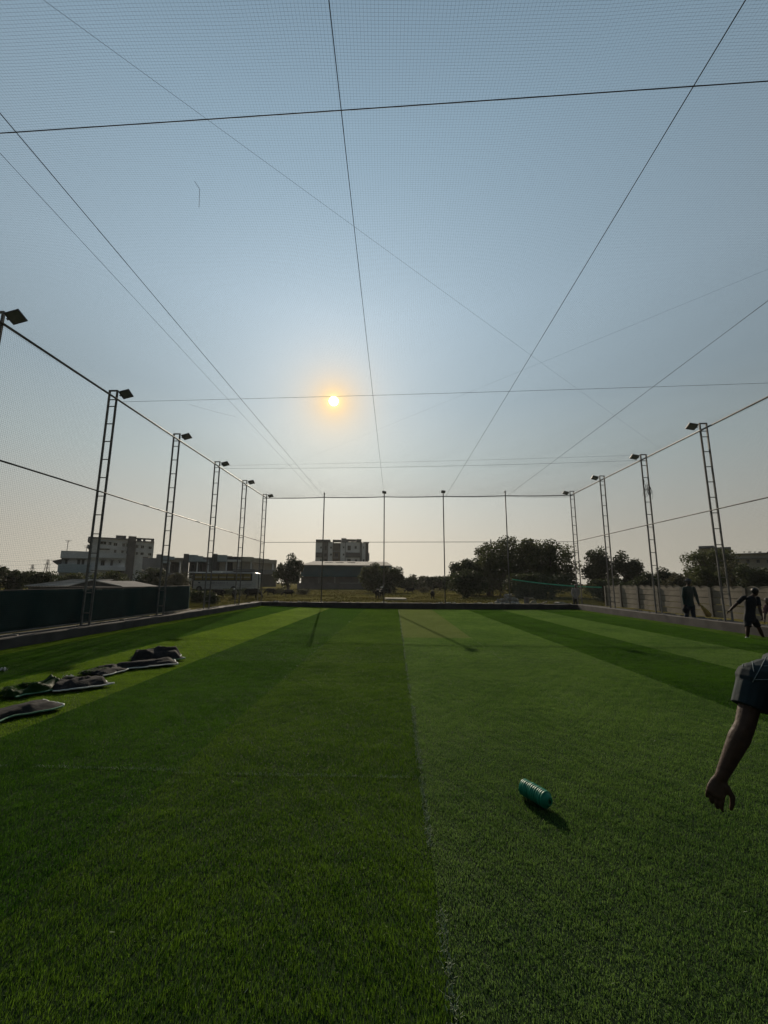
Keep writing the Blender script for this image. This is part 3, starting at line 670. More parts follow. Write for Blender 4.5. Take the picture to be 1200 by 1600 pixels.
# ------------------------------------------------------------------ leftover turf pieces lying folded on the left
def scrap(pts, width, label, seed, lift=0.22, tuft=0.0, folds=3, edge='whiteedge', sheet='backing'):
    """a strip of turf lying crumpled face down along a path of ground points"""
    rg = random.Random(seed); base = Vector(pts[0])
    t = thing('turf_offcut', label, 'turf offcut', (base.x, base.y, gz(base.x)), 0, 'turf offcuts dumped in a line on the left')
    nu, nv = 70, 26; P = []
    pv = [Vector((p[0], p[1], 0)) for p in pts]
    for i in range(nu+1):
        u = i/nu*(len(pv)-1); k = min(int(u), len(pv)-2); p = pv[k].lerp(pv[k+1], u-k)
        d = (pv[k+1]-pv[k]).normalized(); n_ = Vector((-d.y, d.x, 0)); row = []
        for j in range(nv+1):
            v = j/nv-0.5
            q0 = Vector((i/nu*folds*1.6, v*2.2, seed*7.3))
            e0 = min(1, (0.5-abs(v))*4)*min(1, i/9+.1)*min(1, (nu-i)/9+.1); edge_ = e0*e0*(3-2*e0)
            body_ = 0.48+0.55*noise.noise(q0*.8); fold_ = max(0, 1-abs(noise.noise(q0*1.1+Vector((4, 2, seed))))*5)
            z = 0.032+lift*edge_*max(0.05, body_+0.30*fold_)+0.010*(noise.noise(q0*4)+.6)
            q = p+n_*(v*width*(1+0.25*noise.noise(Vector((i/nu*3, seed, 0))))+0.06*noise.noise(q0*1.7))+d*(0.10*noise.noise(q0*1.3+Vector((9, 0, 0))))
            row.append((q.x-base.x, q.y-base.y, max(0.03, z)))
        P.append(row)
    b = MB().quadgrid(P); sh = b.build('backing_sheet', sheet, t, smooth=True); so = sh.modifiers.new('t', 'SOLIDIFY'); so.thickness = 0.012
    # white line fibre along the near edge and one end
    b = MB(); b.tube([Vector(P[i][0])+Vector((0, 0, .004)) for i in range(nu+1)], 0.011, 6)
    b.build('edge_strip', edge, t, smooth=True)
    b = MB(); b.tube([Vector(P[nu][j])+Vector((0, 0, .006)) for j in range(nv+1)], 0.013, 6); b.build('end_strip', 'whiteedge', t, smooth=True)
    if tuft > 0:
        b = MB()
        for _ in range(int(2600*tuft)):
            i = rg.randrange(int(nu*.0), int(nu*.55)); j = rg.randrange(nv//2, nv); p = Vector(P[i][j])+Vector((rg.uniform(-.04, .04), rg.uniform(-.04, .04), 0))
            a = rg.uniform(0, 6.28); d = Vector((math.cos(a), math.sin(a), rg.uniform(.3, 1.6))).normalized()*rg.uniform(.02, .045); s_ = Vector((-math.sin(a), math.cos(a), 0))*.003
            k = len(b.v); b.v += [tuple(p-s_), tuple(p+s_), tuple(p+d)]; b.f.append((k, k+1, k+2))
        stuff(b.build('turf_pile', FIB['mid'], t))
    return t
G = lambda x, y: (lambda q: (q.x, q.y))(on_ground(x, y))
scrap([G(-60, 1142), G(-10, 1130), G(40, 1118), G(82, 1108)], 0.50, 'long black backed turf strip folded over, white edged, at the left picture edge', 1, 0.085, 0.0, 0.9, 'edge_green')
scrap([G(5, 1098), G(50, 1088), G(86, 1079)], 0.42, 'green side up turf heap with a pale frayed edge, between two black strips', 2, 0.19, 1.0, 1.0, 'edge_green', FIB['mid'])
scrap([G(84, 1082), G(125, 1079), G(160, 1072)], 0.60, 'black backed turf piece with a white line along its near edge', 3, 0.125, 0.15, 0.9)
scrap([G(140, 1062), G(165, 1056), G(182, 1050)], 0.55, 'small flat turf flap bridging two black pieces, white corner showing', 4, 0.09, 0.5, 0.8)
scrap([G(176, 1050), G(225, 1046), G(274, 1041)], 0.50, 'black turf strip with a white tie across it, below the rumpled heap', 5, 0.095, 0.0, 0.8)
scrap([G(205, 1038), G(240, 1035), G(280, 1031)], 0.75, 'rumpled dark green turf heap, farthest of the dumped pieces', 6, 0.25, 0.5, 1.1, 'edge_green')
# white paper scraps
for (px, py, w, lb) in ((3, 1056, .12, 'white crumpled paper scrap on the turf at the left edge'), (107, 1066, .16, 'white scrap lying behind the black turf pieces')):
    b = MB(); p = on_ground(px, py)
    b.quadgrid([[(w*(i/5-.5), w*.7*(j/4-.5), .03+.03*math.sin(i*1.9+j*2.3)+.02*math.sin(i*j)) for j in range(5)] for i in range(6)])
    o = b.build('paper_scrap', 'litter', None, (p.x, p.y, gz(p.x)+.01)); o.modifiers.new('t', 'SOLIDIFY').thickness = .003; tag(o, lb, 'scrap', 'white scraps on the turf')

# ------------------------------------------------------------------ rubble, slab, litter beyond the far kerb
def rock_mesh(seed, name='rubble_block', m='stone'):
    rg = random.Random(seed); b = MB(); b.box((0, 0, 0), (1, .8, .7))
    bm = bmesh.new(); me = b.mesh(name, m); bm.from_mesh(me); bmesh.ops.subdivide_edges(bm, edges=bm.edges[:], cuts=1)
    for v in bm.verts: v.co += Vector((rg.uniform(-.1, .1), rg.uniform(-.1, .1), rg.uniform(-.1, .1)))
    bm.to_mesh(me); bm.free(); return me
rocks = [rock_mesh(i) for i in range(5)]
def rubble(px, Y, z, s, lb):
    p = at(px, 930, Y); o = place('rubble_block', random.choice(rocks), None, (p.x, Y, z), (random.uniform(-.4, .4), random.uniform(-.4, .4), random.uniform(0, 6)), (s, s*random.uniform(.7, 1), s*random.uniform(.7, 1)))
    return tag(o, lb, 'rubble', 'grey rubble blocks heaped beyond the far kerb')
heap = [(776, 0.12, .35), (781, .15, .4), (785, .35, .36), (787, .12, .45), (792, .15, .5), (793, .45, .4), (796, .7, .32), (798, .12, .5), (801, .42, .42), (804, .14, .45), (806, .36, .35), (790, .66, .3), (778, .36, .25), (808, .1, .3)]
for i, (px, z, s) in enumerate(heap): rubble(px, 31.5+random.uniform(-.4, .6), z+.05, s, ['lowest block at the left foot of the rubble heap', 'block low on the left slope of the rubble heap', 'block halfway up the left slope of the rubble heap', 'block in the bottom row, left of the rubble heap middle', 'large block in the bottom row at the rubble heap middle', 'block in the second row, under the heap top', 'topmost block of the grey rubble heap', 'large bottom block right of the rubble heap middle', 'block in the second row right of the heap top', 'bottom block near the right foot of the rubble heap', 'block high on the right slope of the rubble heap', 'small block left of the topmost rubble block', 'small block perched on the far left of the rubble heap', 'small block at the right foot of the rubble heap'][i])
for px, z, s, lb in ((872, .2, .55, 'rounded grey lump beyond the far kerb, left of the man in grey'), (882, .12, .45, 'low grey lump beside the man in grey'), (890, .1, .4, 'small grey lump nearest the man in grey')):
    rubble(px, 29.5, z, s, lb)
for px, h_, lb in ((820, .62, 'upright pale concrete stub, left of a pair beyond the far kerb'), (824, .60, 'upright pale concrete stub with a bent foot, right of a pair')):
    p = at(px, 930, 30.0); b = MB(); b.box((0, 0, h_/2), (.13, .13, h_)); b.box((.06, 0, .12), (.16, .12, .1)); b.box((.02, 0, h_), (.2, .14, .06))
    tag(b.build('concrete_stub', 'mortar', None, (p.x, 30.0, 0.05), rot=(0, random.uniform(-.12, .12), .3)), lb, 'concrete stub', 'concrete stubs')
p = at(832, 930, 30.3); b = MB(); b.tube([(-.22, 0, .55), (.0, 0, .58), (.16, .05, .42), (.22, .05, .25)], [.05, .07, .07, .05], 7); b.ell((.05, .05, .2), (.26, .2, .22))
tag(b.build('cement_sack', 'slab', None, (p.x, 30.3, .03), smooth=True), 'slumped pale cement sack right of the concrete stubs', 'sack')
p = at(846, 930, 29.3); tag(MB().box((0, 0, .16), (.75, .12, .06), Euler((0, -.35, 0)).to_matrix()).build('broken_plank', 'mortar', None, (p.x, 29.3, .12)), 'pale broken plank leaning beyond the far kerb', 'plank')
p = at(618, 936, 41); tag(MB().box((0, 0, .05), (2.0, 1.1, .16), Euler((.03, .01, .12)).to_matrix()).build('concrete_slab', 'slab', None, (p.x, 41, .05)), 'pale flat concrete slab lying in the dry field', 'slab')
for px, w, lb in ((430, .3, 'white litter in the dry field, right of the left corner tower'), (466, .2, 'small white litter before the warehouse on the far kerb'), (600, .32, 'white litter at the foot of the mid far post'),
                  (688, .26, 'white litter left of the third far post'), (700, .3, 'white flat litter right of the third far post'), (709, .2, 'small white litter farther right of the third far post'), (748, .25, 'white bit of litter before the big tree, left'),
                  (765, .3, 'white bit of litter before the big tree, right'), (783, .3, 'white litter at the foot of the rubble heap'), (805, .5, 'long white litter on the kerb right of the rubble heap')):
    Y = yfar(0)+.12; p = at(px, 941, Y); b = MB()
    b.quadgrid([[(w*(i/4-.5), .16*(j/3-.5), .015+.02*math.sin(i*2.1+j*1.7+px)) for j in range(4)] for i in range(5)])
    o = b.build('litter', 'litter', None, (p.x, yfar(p.x)+.13, KERB+.02)); o.modifiers.new('t', 'SOLIDIFY').thickness = .008; tag(o, lb, 'litter', 'litter along the far kerb')
# utility pole with a cross arm beyond the far end
p = at(770, 928, 60); t = thing('utility_pole', 'slim grey utility pole with low side arm and small lamp, before the big tree', 'pole', (p.x, 60, 0))
MB().tube([(0, 0, -.1), (0, 0, 7.9)], [.11, .07], 8).build('pole', 'precast2', t, smooth=True)
MB().tube([(0, 0, 3.25), (2.35, 0, 3.2)], .06, 6).build('cross_arm', 'precast2', t)
b = MB(); b.ell((.15, -.1, 3.5), (.35, .16, .12)); b.tube([(0, 0, 3.3), (.15, -.1, 3.5)], .04, 6); b.build('lamp', 'litter', t)

# ------------------------------------------------------------------ animals
def buffalo_parts():
    b = MB()
    b.ell((0, 0, 1.0), (.80, .36, .40)); b.ell((.48, 0, 1.0), (.42, .33, .42)); b.ell((-.52, 0, 1.02), (.40, .33, .38)); b.ell((.38, 0, 1.26), (.3, .16, .16)); b.ell((0, 0, .82), (.6, .33, .30))
    b.cap((.75, 0, 1.10), (1.18, 0, .72), .24, .16); b.cap((1.16, 0, .74), (1.42, 0, .34), .16, .085)   # neck and lowered head
    for s in (-1, 1):
        b.cap((.55, s*.2, .85), (.52, s*.2, .42), .13, .075); b.cap((.52, s*.2, .42), (.55, s*.2, .06), .07, .055); b.cap((.56, s*.2, .05), (.62, s*.2, .04), .07, .06)
        b.cap((-.55, s*.2, .95), (-.42, s*.2, .60), .20, .11); b.cap((-.42, s*.2, .60), (-.66, s*.2, .40), .10, .065); b.cap((-.66, s*.2, .40), (-.62, s*.2, .06), .06, .055); b.cap((-.61, s*.2, .05), (-.55, s*.2, .04), .07, .06)
        b.cap((1.10, s*.12, .82), (1.02, s*.34, .80), .055, .03)
    b.tube([(-.88, 0, 1.18), (-.98, 0, .95), (-.96, 0, .62), (-.97, 0, .40)], [.05, .035, .025, .05], 6)
    body = b.mesh('water_buffalo', 'hide')
    h = MB()
    for s in (-1, 1): h.tube([(1.12, s*.10, .90), (1.02, s*.26, 1.0), (.84, s*.34, 1.02), (.68, s*.28, .98)], [.05, .045, .03, .01], 7)
    return body, h.mesh('horn', 'horn', True)
bme, hme = buffalo_parts()
def buffalo(px, py, Y, rotz, s, lb, first=[None]):
    p = at(px, py, Y); x = p.x
    if first[0] is None:
        o = place('water_buffalo', bme); remesh(o, 0.045, 2); o.name = 'water_buffalo'; place('horn', hme, o); first[0] = o
    else: o = copy_tree(first[0])
    o.location = (x, Y, ground_height(x, Y)-.02); o.rotation_euler = (0, 0, rotz); o.scale = (s,)*3
    return tag(o, lb, 'buffalo', 'dark buffalo grazing in the dry field')
buffalo(342, 930, 44, R(175), .70, 'dark buffalo side on below the bus, left of the white headed one')
wb = buffalo(366, 935, 41, R(-70), .68, 'dark buffalo facing the pitch between the two left lattice towers, white bird on it')
buffalo(393, 934, 43, R(8), .78, 'dark buffalo side on just left of the left corner tower')
buffalo(423, 926, 56, R(-150), .66, 'dark buffalo grazing right of the left corner tower')
buffalo(451, 930, 50, R(-165), .62, 'dark buffalo grazing in the open below the round dark tree')
gb = buffalo(590, 930, 47, R(88), .74, 'dark buffalo seen end on, left of the mid far post')
gc = buffalo(596.5, 929, 49, R(100), .72, 'smaller dark buffalo end on, partly behind the mid far post')
buffalo(641, 925, 68, R(170), .72, 'dark buffalo far off before the low treeline')
buffalo(676, 932, 47, R(82), .66, 'dark buffalo seen from behind, left of the third far post')
def egret(p, lb):
    b = MB(); b.ell((0, 0, .22), (.16, .08, .09)); b.tube([(.1, 0, .26), (.17, 0, .40), (.14, 0, .50), (.2, 0, .53)], [.05, .03, .028, .03], 7); b.cap((.2, 0, .53), (.29, 0, .51), .025, .006)
    for s in (-1, 1): b.tube([(0, s*.03, .16), (0, s*.03, 0)], .01, 5)
    o = b.build('white_bird', 'feather', None, p, True); return tag(o, lb, 'bird', 'white birds riding the buffalo')
egret((wb.location.x, wb.location.y, wb.location.z+1.15*.68+.02), 'small white bird on the buffalo between the left lattice towers')
egret((gc.location.x, gc.location.y, gc.location.z+1.36*.72), 'small white bird on the buffalo by the mid far post')

# ------------------------------------------------------------------ trees and bushes
def crown(mb, W, D, Hc, z0, nleaf, leaf, rg, clumps=26, flat=1.0, gap=0.0):
    cs = []
    for i in range(clumps):
        for _ in range(40):
            x, y, z = rg.uniform(-1, 1), rg.uniform(-1, 1), rg.uniform(-.9, 1)
            r = (x*x+y*y+z*z)**.5
            if 0.22 < r < 1: break
        s = rg.uniform(.13, .30)*(1-gap*.3)
        cs.append((x*W*.5*.86, y*D*.5*.86, z0+Hc*(.5+z*.5*.86)*flat, s))
    nleaf = int(nleaf*1.8); leaf *= 0.95; per = nleaf//clumps
    for (cx, cy, cz, s) in cs:
        rx, ry, rz = s*W*.5+.25, s*D*.5+.25, s*Hc*.5+.2
        for _ in range(per):
            u = Vector((rg.gauss(0, 1), rg.gauss(0, 1), rg.gauss(0, 1))).normalized()*(rg.random()**.42)*1.12
            p = Vector((cx+u.x*rx, cy+u.y*ry, max(z0*.5, cz+u.z*rz)))
            a = Vector((rg.gauss(0, 1), rg.gauss(0, 1), rg.gauss(0, .7))).normalized(); bb = a.orthogonal().normalized(); bb.rotate(Matrix.Rotation(rg.uniform(0, 6.28), 3, a))
            l = leaf*rg.uniform(.6, 1.35); w = l*rg.uniform(.35, .6); k = len(mb.v)
            mb.v += [tuple(p-a*l*.5), tuple(p+bb*w*.5), tuple(p+a*l*.5), tuple(p-bb*w*.5)]; mb.f.append((k, k+1, k+2, k+3))
    return cs
def tree(name, px0, px1, ptop, Y, label, m='leaf_dark', nleaf=3600, leaf=.34, seed=1, trunk=.28, group=None, cat='tree', clumps=30, low=.12, depth=.8, gap=0.0):
    rg = random.Random(seed); a, c = at(px0, 915, Y), at(px1, 915, Y); top = at((px0+px1)/2, ptop, Y)
    x = (a.x+c.x)/2; W = c.x-a.x; z0 = ground_height(x, Y); Ht = top.z-z0
    t = thing(name, label, cat, (x, Y, z0), 0, group)
    mb = MB(); cs = crown(mb, W, W*depth, Ht*(1-low), Ht*low, nleaf, leaf, rg, clumps, gap=gap)
    mb.build('crown', m, t)
    tb = MB(); r = trunk*Ht/9+.06; fork = Vector((rg.uniform(-.2, .2), 0, Ht*.28))
    tb.tube([(0, 0, -.1), (0.03*Ht*rg.uniform(-1, 1), 0, Ht*.12), fork], [r*1.3, r, r*.85], 8)
    for (cx, cy, cz, s) in cs[:14]:
        e = Vector((cx, cy, cz)); mid = fork.lerp(e, .5)+Vector((0, 0, .06*Ht))
        tb.tube([fork, mid, e], [r*.6, r*.33, r*.1], 6)
    tb.build('trunk', 'bark', t, smooth=True); return t
tree('broadleaf_tree', 428, 472, 866, 75, 'round dark tree between the row houses and the warehouse', seed=3, leaf=.42, group='trees beyond the pitch')
tree('bushy_tree', 563, 606, 880, 72, 'bushy olive tree before the right end of the warehouse', 'leaf_mid', seed=4, leaf=.36, low=.02, group='trees beyond the pitch')
tree('bushy_tree', 588, 631, 882, 70, 'dark bushy tree behind the mid far post, thin twigs on its right', seed=5, leaf=.36, low=.02, gap=.4, group='trees beyond the pitch')
for i, (a, c, tp, Y, lb) in enumerate(((618, 652, 902, 105, 'low dark tree beyond the field, right of the bushy tree'), (634, 672, 896, 112, 'tree with a pointed top in the middle of the far treeline'), (656, 690, 901, 106, 'low dark tree left of the third far post'),
                                       (672, 704, 899, 104, 'low dark tree at the third far post, left side'), (690, 722, 896, 100, 'dark tree behind the third far post'))):
    tree('broadleaf_tree', a, c, tp, Y, lb, 'leaf_dull' if i == 1 else 'leaf_dark', 2200, .55, 20+i, low=.0, group='trees beyond the pitch')
tree('broadleaf_tree', 748, 872, 836, 58, 'big spreading leafy tree at right of the far end, tallest there', 'leaf_mid', 9000, .36, 31, .4, clumps=60, low=.06, gap=.5, group='trees beyond the pitch')
tree('broadleaf_tree', 722, 806, 846, 60, 'mid left tree on the sloping side of the big leafy one', 'leaf_mid', 4500, .34, 39, clumps=44, low=.03, gap=.6, group='trees beyond the pitch')
tree('broadleaf_tree', 699, 768, 869, 61, 'sloping left shoulder tree leaning against the big leafy one', 'leaf_dark', 5000, .36, 32, clumps=44, low=.03, gap=.6, group='trees beyond the pitch')
tree('broadleaf_tree', 815, 910, 841, 56, 'dark tree joined to the right side of the big leafy one', 'leaf_mid', 7000, .34, 33, clumps=52, low=.03, gap=.6, group='trees beyond the pitch')
tree('broadleaf_tree', 700, 760, 893, 50, 'low dark undergrowth tree at the left foot of the big leafy one', 'leaf_dark', 2500, .34, 34, low=.0, group='trees beyond the pitch')
tree('broadleaf_tree', 790, 905, 893, 48, 'broad low dark thicket tree under the big leafy one', 'leaf_dark', 4500, .34, 35, low=.0, clumps=44, group='trees beyond the pitch')
tree('broadleaf_tree', 911, 968, 857, 52, 'dark round tree behind the second right tower', 'leaf_dark', 4500, .32, 36, low=.05, group='trees beyond the pitch')
tree('broadleaf_tree', 955, 1006, 864, 50, 'dark tree with uneven top, right of the dark round tree', 'leaf_dark', 3600, .32, 37, low=.05, group='trees beyond the pitch')
tree('broadleaf_tree', 1003, 1052, 886, 50, 'lower dark tree behind the third right tower', 'leaf_dark', 2600, .30, 38, low=.05, group='trees beyond the pitch')
for i, (a, c, tp, Y) in enumerate(((1040, 1072, 894, 80), (1062, 1098, 893, 85), (1030, 1055, 897, 90))):
    tree('broadleaf_tree', a, c, tp, Y, ('low hazy tree left of the capped man', 'low hazy tree above the capped man', 'low hazy tree farthest left above the wall, behind the lower dark tree')[i], 'leaf_dull', 1500, .5, 40+i, low=.02, group='trees beyond the pitch')
tree('acacia_tree', 1068, 1156, 853, 45, 'airy spreading acacia tree behind the tall right tower', 'leaf_mid', 4200, .24, 45, .3, clumps=40, low=.25, gap=.7, group='trees beyond the pitch')
for i, (a, c, tp, Y, mm, lb) in enumerate(((1078, 1128, 884, 36, 'leaf_mid', 'olive bush behind the wall, below the acacia'), (1118, 1172, 878, 38, 'leaf_dull', 'dusty bush behind the wall, below the pale long building'), (1155, 1212, 880, 34, 'leaf_dark', 'dark bush behind the wall at the right picture edge'),
                                           (985, 1040, 898, 36, 'leaf_dark', 'low dark bush showing over the wall between two towers'), (1035, 1085, 903, 33, 'leaf_dull', 'low dusty bush over the wall behind the capped man'), (915, 985, 900, 36, 'leaf_dark', 'low dark bush over the wall by the far right corner'))):
    tree('bush', a, c, tp, Y, lb, mm, 2600, .24, 50+i, low=0.0, group='bushes behind the concrete wall', cat='bush')
for i, (a, c, tp, Y, mm, lb) in enumerate(((-60, 12, 881, 55, 'leaf_dark', 'dark tree at the left picture edge behind the netting'), (0, 52, 888, 58, 'leaf_dark', 'dark low tree left of the pylons'), (40, 98, 893, 56, 'leaf_dark', 'dark low tree left of the white house'),
                                           (86, 140, 896, 62, 'leaf_mid', 'olive low tree before the white house, left'), (128, 200, 894, 64, 'leaf_mid', 'olive low tree before the white house, right'), (205, 262, 888, 66, 'leaf_dark', 'dark tree before the grey tower of the flats'), (250, 304, 897, 64, 'leaf_dull', 'dusty low tree left of the bus'),
                                           (-150, -50, 884, 50, 'leaf_dark', 'dark tree beyond the left picture edge'))):
    tree('broadleaf_tree', a, c, tp, Y, lb, mm, 2600, .34, 70+i, low=.0, group='trees beyond the pitch')
for i, (a, c, tp, Y, lb) in enumerate(((298, 324, 924, 34, 'dark scrub at the end of the dark cloth'), (316, 340, 929, 32, 'low dark scrub right of the cloth end'), (345, 385, 921, 55, 'dark scrub under the bus'), (378, 402, 919, 52, 'dark scrub below the bus rear'), (425, 448, 919, 60, 'grey green scrub between two grazing buffalo'), (462, 486, 921, 60, 'grey green scrub left of the warehouse foot'), (728, 770, 903, 57, 'dark scrub left of the utility pole foot'), (762, 800, 901, 55, 'dark scrub between the utility pole and the lampless right post'), (655, 672, 917, 75, 'dark scrub before the far treeline'))):
    tree('bush', a, c, tp, Y, lb, 'leaf_dull' if i > 3 else 'leaf_dark', 700, .2, 90+i, low=0, trunk=.1, group='scrub in the dry field', cat='bush', clumps=14)
# dry grass in the field: nobody could count it
b = MB(); rg = random.Random(5)
for _ in range(24000):
    y = 27.9+ (rg.random()**1.7)*85; x = rg.uniform(-.62, .68)*y
    if x > 11 and y < 31: continue
    z = ground_height(x, y)
    for q in range(3):
        a = rg.uniform(0, 6.28); h_ = rg.uniform(.07, .26)*(0.6+.4*math.sin(x*.5)*math.sin(y*.4)); w = .012+y*.0004; px_, py_ = x+rg.gauss(0, .12), y+rg.gauss(0, .12)
        k = len(b.v); b.v += [(px_-w, py_, z), (px_+w, py_, z), (px_+math.cos(a)*h_*.4, py_+math.sin(a)*h_*.4, z+h_)]; b.f.append((k, k+1, k+2))
stuff(b.build('dry_grass', 'drygrass'))

# ------------------------------------------------------------------ buildings (each front face stands at its own distance)
FRAME = [0.0]                                # bearing the facade being built looks along
def aim(px): d = ray(px, 915); FRAME[0] = math.atan2(d.x, d.y)
def on_front(px, py, D):                     # facade coordinates (across, up) of a photo pixel on the plane D metres away
    a = FRAME[0]; d = ray(px, py); n = Vector((math.sin(a), math.cos(a), 0)); t = Vector((math.cos(a), -math.sin(a), 0)); p = d*(D/d.dot(n))
    return p.dot(t), p.z+CAM_H
def world_of(u, D, z):
    a = FRAME[0]; return Vector((math.cos(a)*u+math.sin(a)*D, -math.sin(a)*u+math.cos(a)*D, z))
def corners(r, D):                           # verticals of the photo lean, so both sides are read at one height
    ym = min(r[3], r[1]+12); xm = (r[0]+r[2])/2
    return (on_front(r[0], ym, D)[0], on_front(xm, r[3], D)[1]), (on_front(r[2], ym, D)[0], on_front(xm, r[1], D)[1])
def pbox(mb, px0, py0, px1, py1, Y, depth):
    (u0, z0), (u1, z1) = corners((px0, py0, px1, py1), Y)
    return mb.box(world_of((u0+u1)/2, Y+depth/2, (z0+z1)/2), (abs(u1-u0), depth, abs(z1-z0)), Matrix.Rotation(-FRAME[0], 3, 'Z'))
def part(t, name, m, rects, Y, depth, dy=0.0):
    b = MB()
    for r in rects:
        (u0, z0), (u1, z1) = corners(r, Y)
        b.box(world_of((u0+u1)/2, Y+dy+depth/2, (z0+z1)/2), (abs(u1-u0), depth, abs(z1-z0)), Matrix.Rotation(-FRAME[0], 3, 'Z'))
    o = b.build(name, m, t); o.location = -Vector(t.location)
def windows(t, rects, Y, ledge=True, m='pane', fr='grey_wall'):
    for r in rects:
        (u0, z0), (u1, z1) = corners(r, Y); w, h_ = u1-u0, z1-z0
        f = MB()
        for s in (-1, 1): f.box((s*(w/2-.04), 0, 0), (.08, .14, h_)); f.box((0, 0, s*(h_/2-.04)), (w-.16, .14, .08))
        f.box((0, 0, 0), (.06, .10, h_-.16))
        o = f.build('window', fr, t, world_of((u0+u1)/2, Y-.06, (z0+z1)/2)-Vector(t.location), rot=(0, 0, -FRAME[0]))
        MB().box((0, .015, 0), (w-.16, .04, h_-.16)).build('pane', m, o)
        if ledge: MB().box((0, -.22, h_/2+.1), (w+.35, .5, .10)).build('sunshade', fr, o)
def bld(name, label, cat, px, Y, group='buildings around the field', turn=None):
    aim(px if turn is None else turn); u, z = on_front(px, 915, Y); p = world_of(u, Y, 0); return thing(name, label, cat, (p.x, p.y, -0.1), 0, group)
GB = 917
# white two storey house at far left
Y = 95; t = bld('white_house', 'white two storey house with blank parapet and projecting left canopy', 'house', 140, Y)
part(t, 'wall', 'white_wall', [(95, 872.6, 141, 882, ), (90, 894, 141, GB), (141, 872, 194, 886), (150, 891, 172, GB)], Y, 9)
part(t, 'parapet', 'white_wall', [(94.5, 861.5, 141.5, 872.5)], Y, 9.2, -.9)
part(t, 'balcony_wall', 'blue_wall', [(90, 882, 141, 895)], Y, 1.4, -1.2)
part(t, 'parapet', 'white_wall', [(141.6, 863.8, 195, 872)], Y, 9, -.5)
part(t, 'floor_band', 'white_wall', [(141.5, 886, 195.5, 891.3)], Y, 9, -.6)
part(t, 'porch', 'dark_wall', [(172, 891.4, 194, GB)], Y, 8, .8)
windows(t, [(101, 875, 105, 882), (120, 874.5, 125, 882), (127, 874.5, 131.5, 882), (156.8, 875.8, 163.2, 883.8), (172, 876, 176, 883.8), (185.5, 877, 188, 880)], Y)
a = world_of(on_front(83, 876, Y)[0], Y, on_front(83, 876, Y)[1]); c = world_of(on_front(95, 886, Y)[0], Y, on_front(95, 886, Y)[1])
nf = Vector((math.sin(FRAME[0]), math.cos(FRAME[0]), 0)); zz = Vector((0, 0, 1))
b = MB(); ca = Vector((c.x, c.y, a.z))
b.v += [tuple(q) for q in (a-nf*.5, a+nf*5, ca+nf*5+zz*.3, ca-nf*.5+zz*.3, a-nf*.5-zz*.25, a+nf*5-zz*.25, c+nf*5, c-nf*.5)]
b.f += [(0, 1, 2, 3), (4, 7, 6, 5), (0, 4, 5, 1), (3, 2, 6, 7), (0, 3, 7, 4), (1, 5, 6, 2)]; o = b.build('canopy', 'dark_wall', t); o.location = -Vector(t.location)
b = MB()
for px, h_ in ((103.5, 2.2), (134.5, 1.2)):
    p = world_of(on_front(px, 862, Y)[0], Y+2, on_front(px, 862, Y)[1]); b.tube([p, p+Vector((0, 0, h_))], .05, 5); b.tube([p+Vector((-.6, 0, h_)), p+Vector((.6, 0, h_))], .03, 5); b.tube([p+Vector((-.4, 0, h_-.25)), p+Vector((.4, 0, h_-.25))], .03, 5)
o = b.build('aerial', 'pylon', t); o.location = -Vector(t.location)
# taller flats behind
Y = 160; t = bld('apartment_block', 'white four storey flats with dark grey stair tower, behind the white house', 'apartment block', 190, Y)
part(t, 'wall', 'white_wall', [(143, 841.2, 200, 917), (211.6, 847, 240, 917)], Y, 14)
part(t, 'roof_rim', 'grey_wall', [(138, 840.2, 201, 842), (211, 845.6, 241, 847.2)], Y, 15, -.6)
part(t, 'stair_tower', 'dark_wall', [(199.5, 838.3, 212, 917)], Y, 6, -1.2)
part(t, 'roof_room', 'dark_wall', [(180.3, 835.3, 196.8, 842)], Y, 5, 3)
part(t, 'balcony', 'grey_wall', [(137.3, 840.5, 144, 847), (136.5, 851.5, 144, 857), (136.5, 862, 144, 868)], Y, 8, -1.5)
part(t, 'roof_frame', 'dark_wall', [(211, 840.4, 241, 841.8), (213.8, 841.8, 221, 845.7), (224, 841.8, 227.4, 845.7), (236.8, 841.8, 241, 845.7)], Y, 3, 1)
windows(t, [(156, 846, 166, 851), (169, 846.8, 174, 852), (177, 848, 183.2, 853.3), (190.5, 849, 195, 854.5), (198.2 - 1.4, 849, 199.3, 855), (155, 857, 172, 859.5), (177.5, 859, 182, 864), (189, 860, 193, 865), (196.6, 861, 199.4, 865.5),
            (210 + 1.9, 851.6, 216.3, 856.6), (219.5, 852.2, 225, 857.2), (231.5, 853.8, 237, 858.4), (211.9, 862.4, 215.5, 867), (219, 863, 224.5, 867.5), (231, 864, 236.5, 868.3)], Y, fr='white_wall')
# low shed with pale cement sheet roof
Y = 45; p0, p1 = at(37, 916, Y), at(192, 916, Y); t = thing('shed', 'low shed with pale cement sheet roof over the dark cloth', 'shed', (p0.x, Y, 0), 0, 'buildings around the field')
zl, zr = at(60, 916, Y).z, at(60, 905.5, Y+4).z; Wd = p1.x-p0.x
rib = MB(); nr = 46
def roofpt(u, v):            # u across, v 0 front eave .. 1 ridge
    x = u*Wd; hip = 3.0*v if u < .5 else 0
    return x
rows = []
for i in range(nr+1):
    u = i/nr; x0 = u*(Wd-3.2); xr_ = 2.4+u*(Wd-6.2); dz = .05*math.cos(i*math.pi)
    rows.append([(x0, 0, zl+dz), (xr_, 4.0, zr+dz)])
rib.quadgrid(rows)
rib.v = rib.v; o = rib.build('roof', 'asbestos', t); o.modifiers.new('t', 'SOLIDIFY').thickness = .03
b = MB(); xg0, xg1 = Wd-3.2, Wd
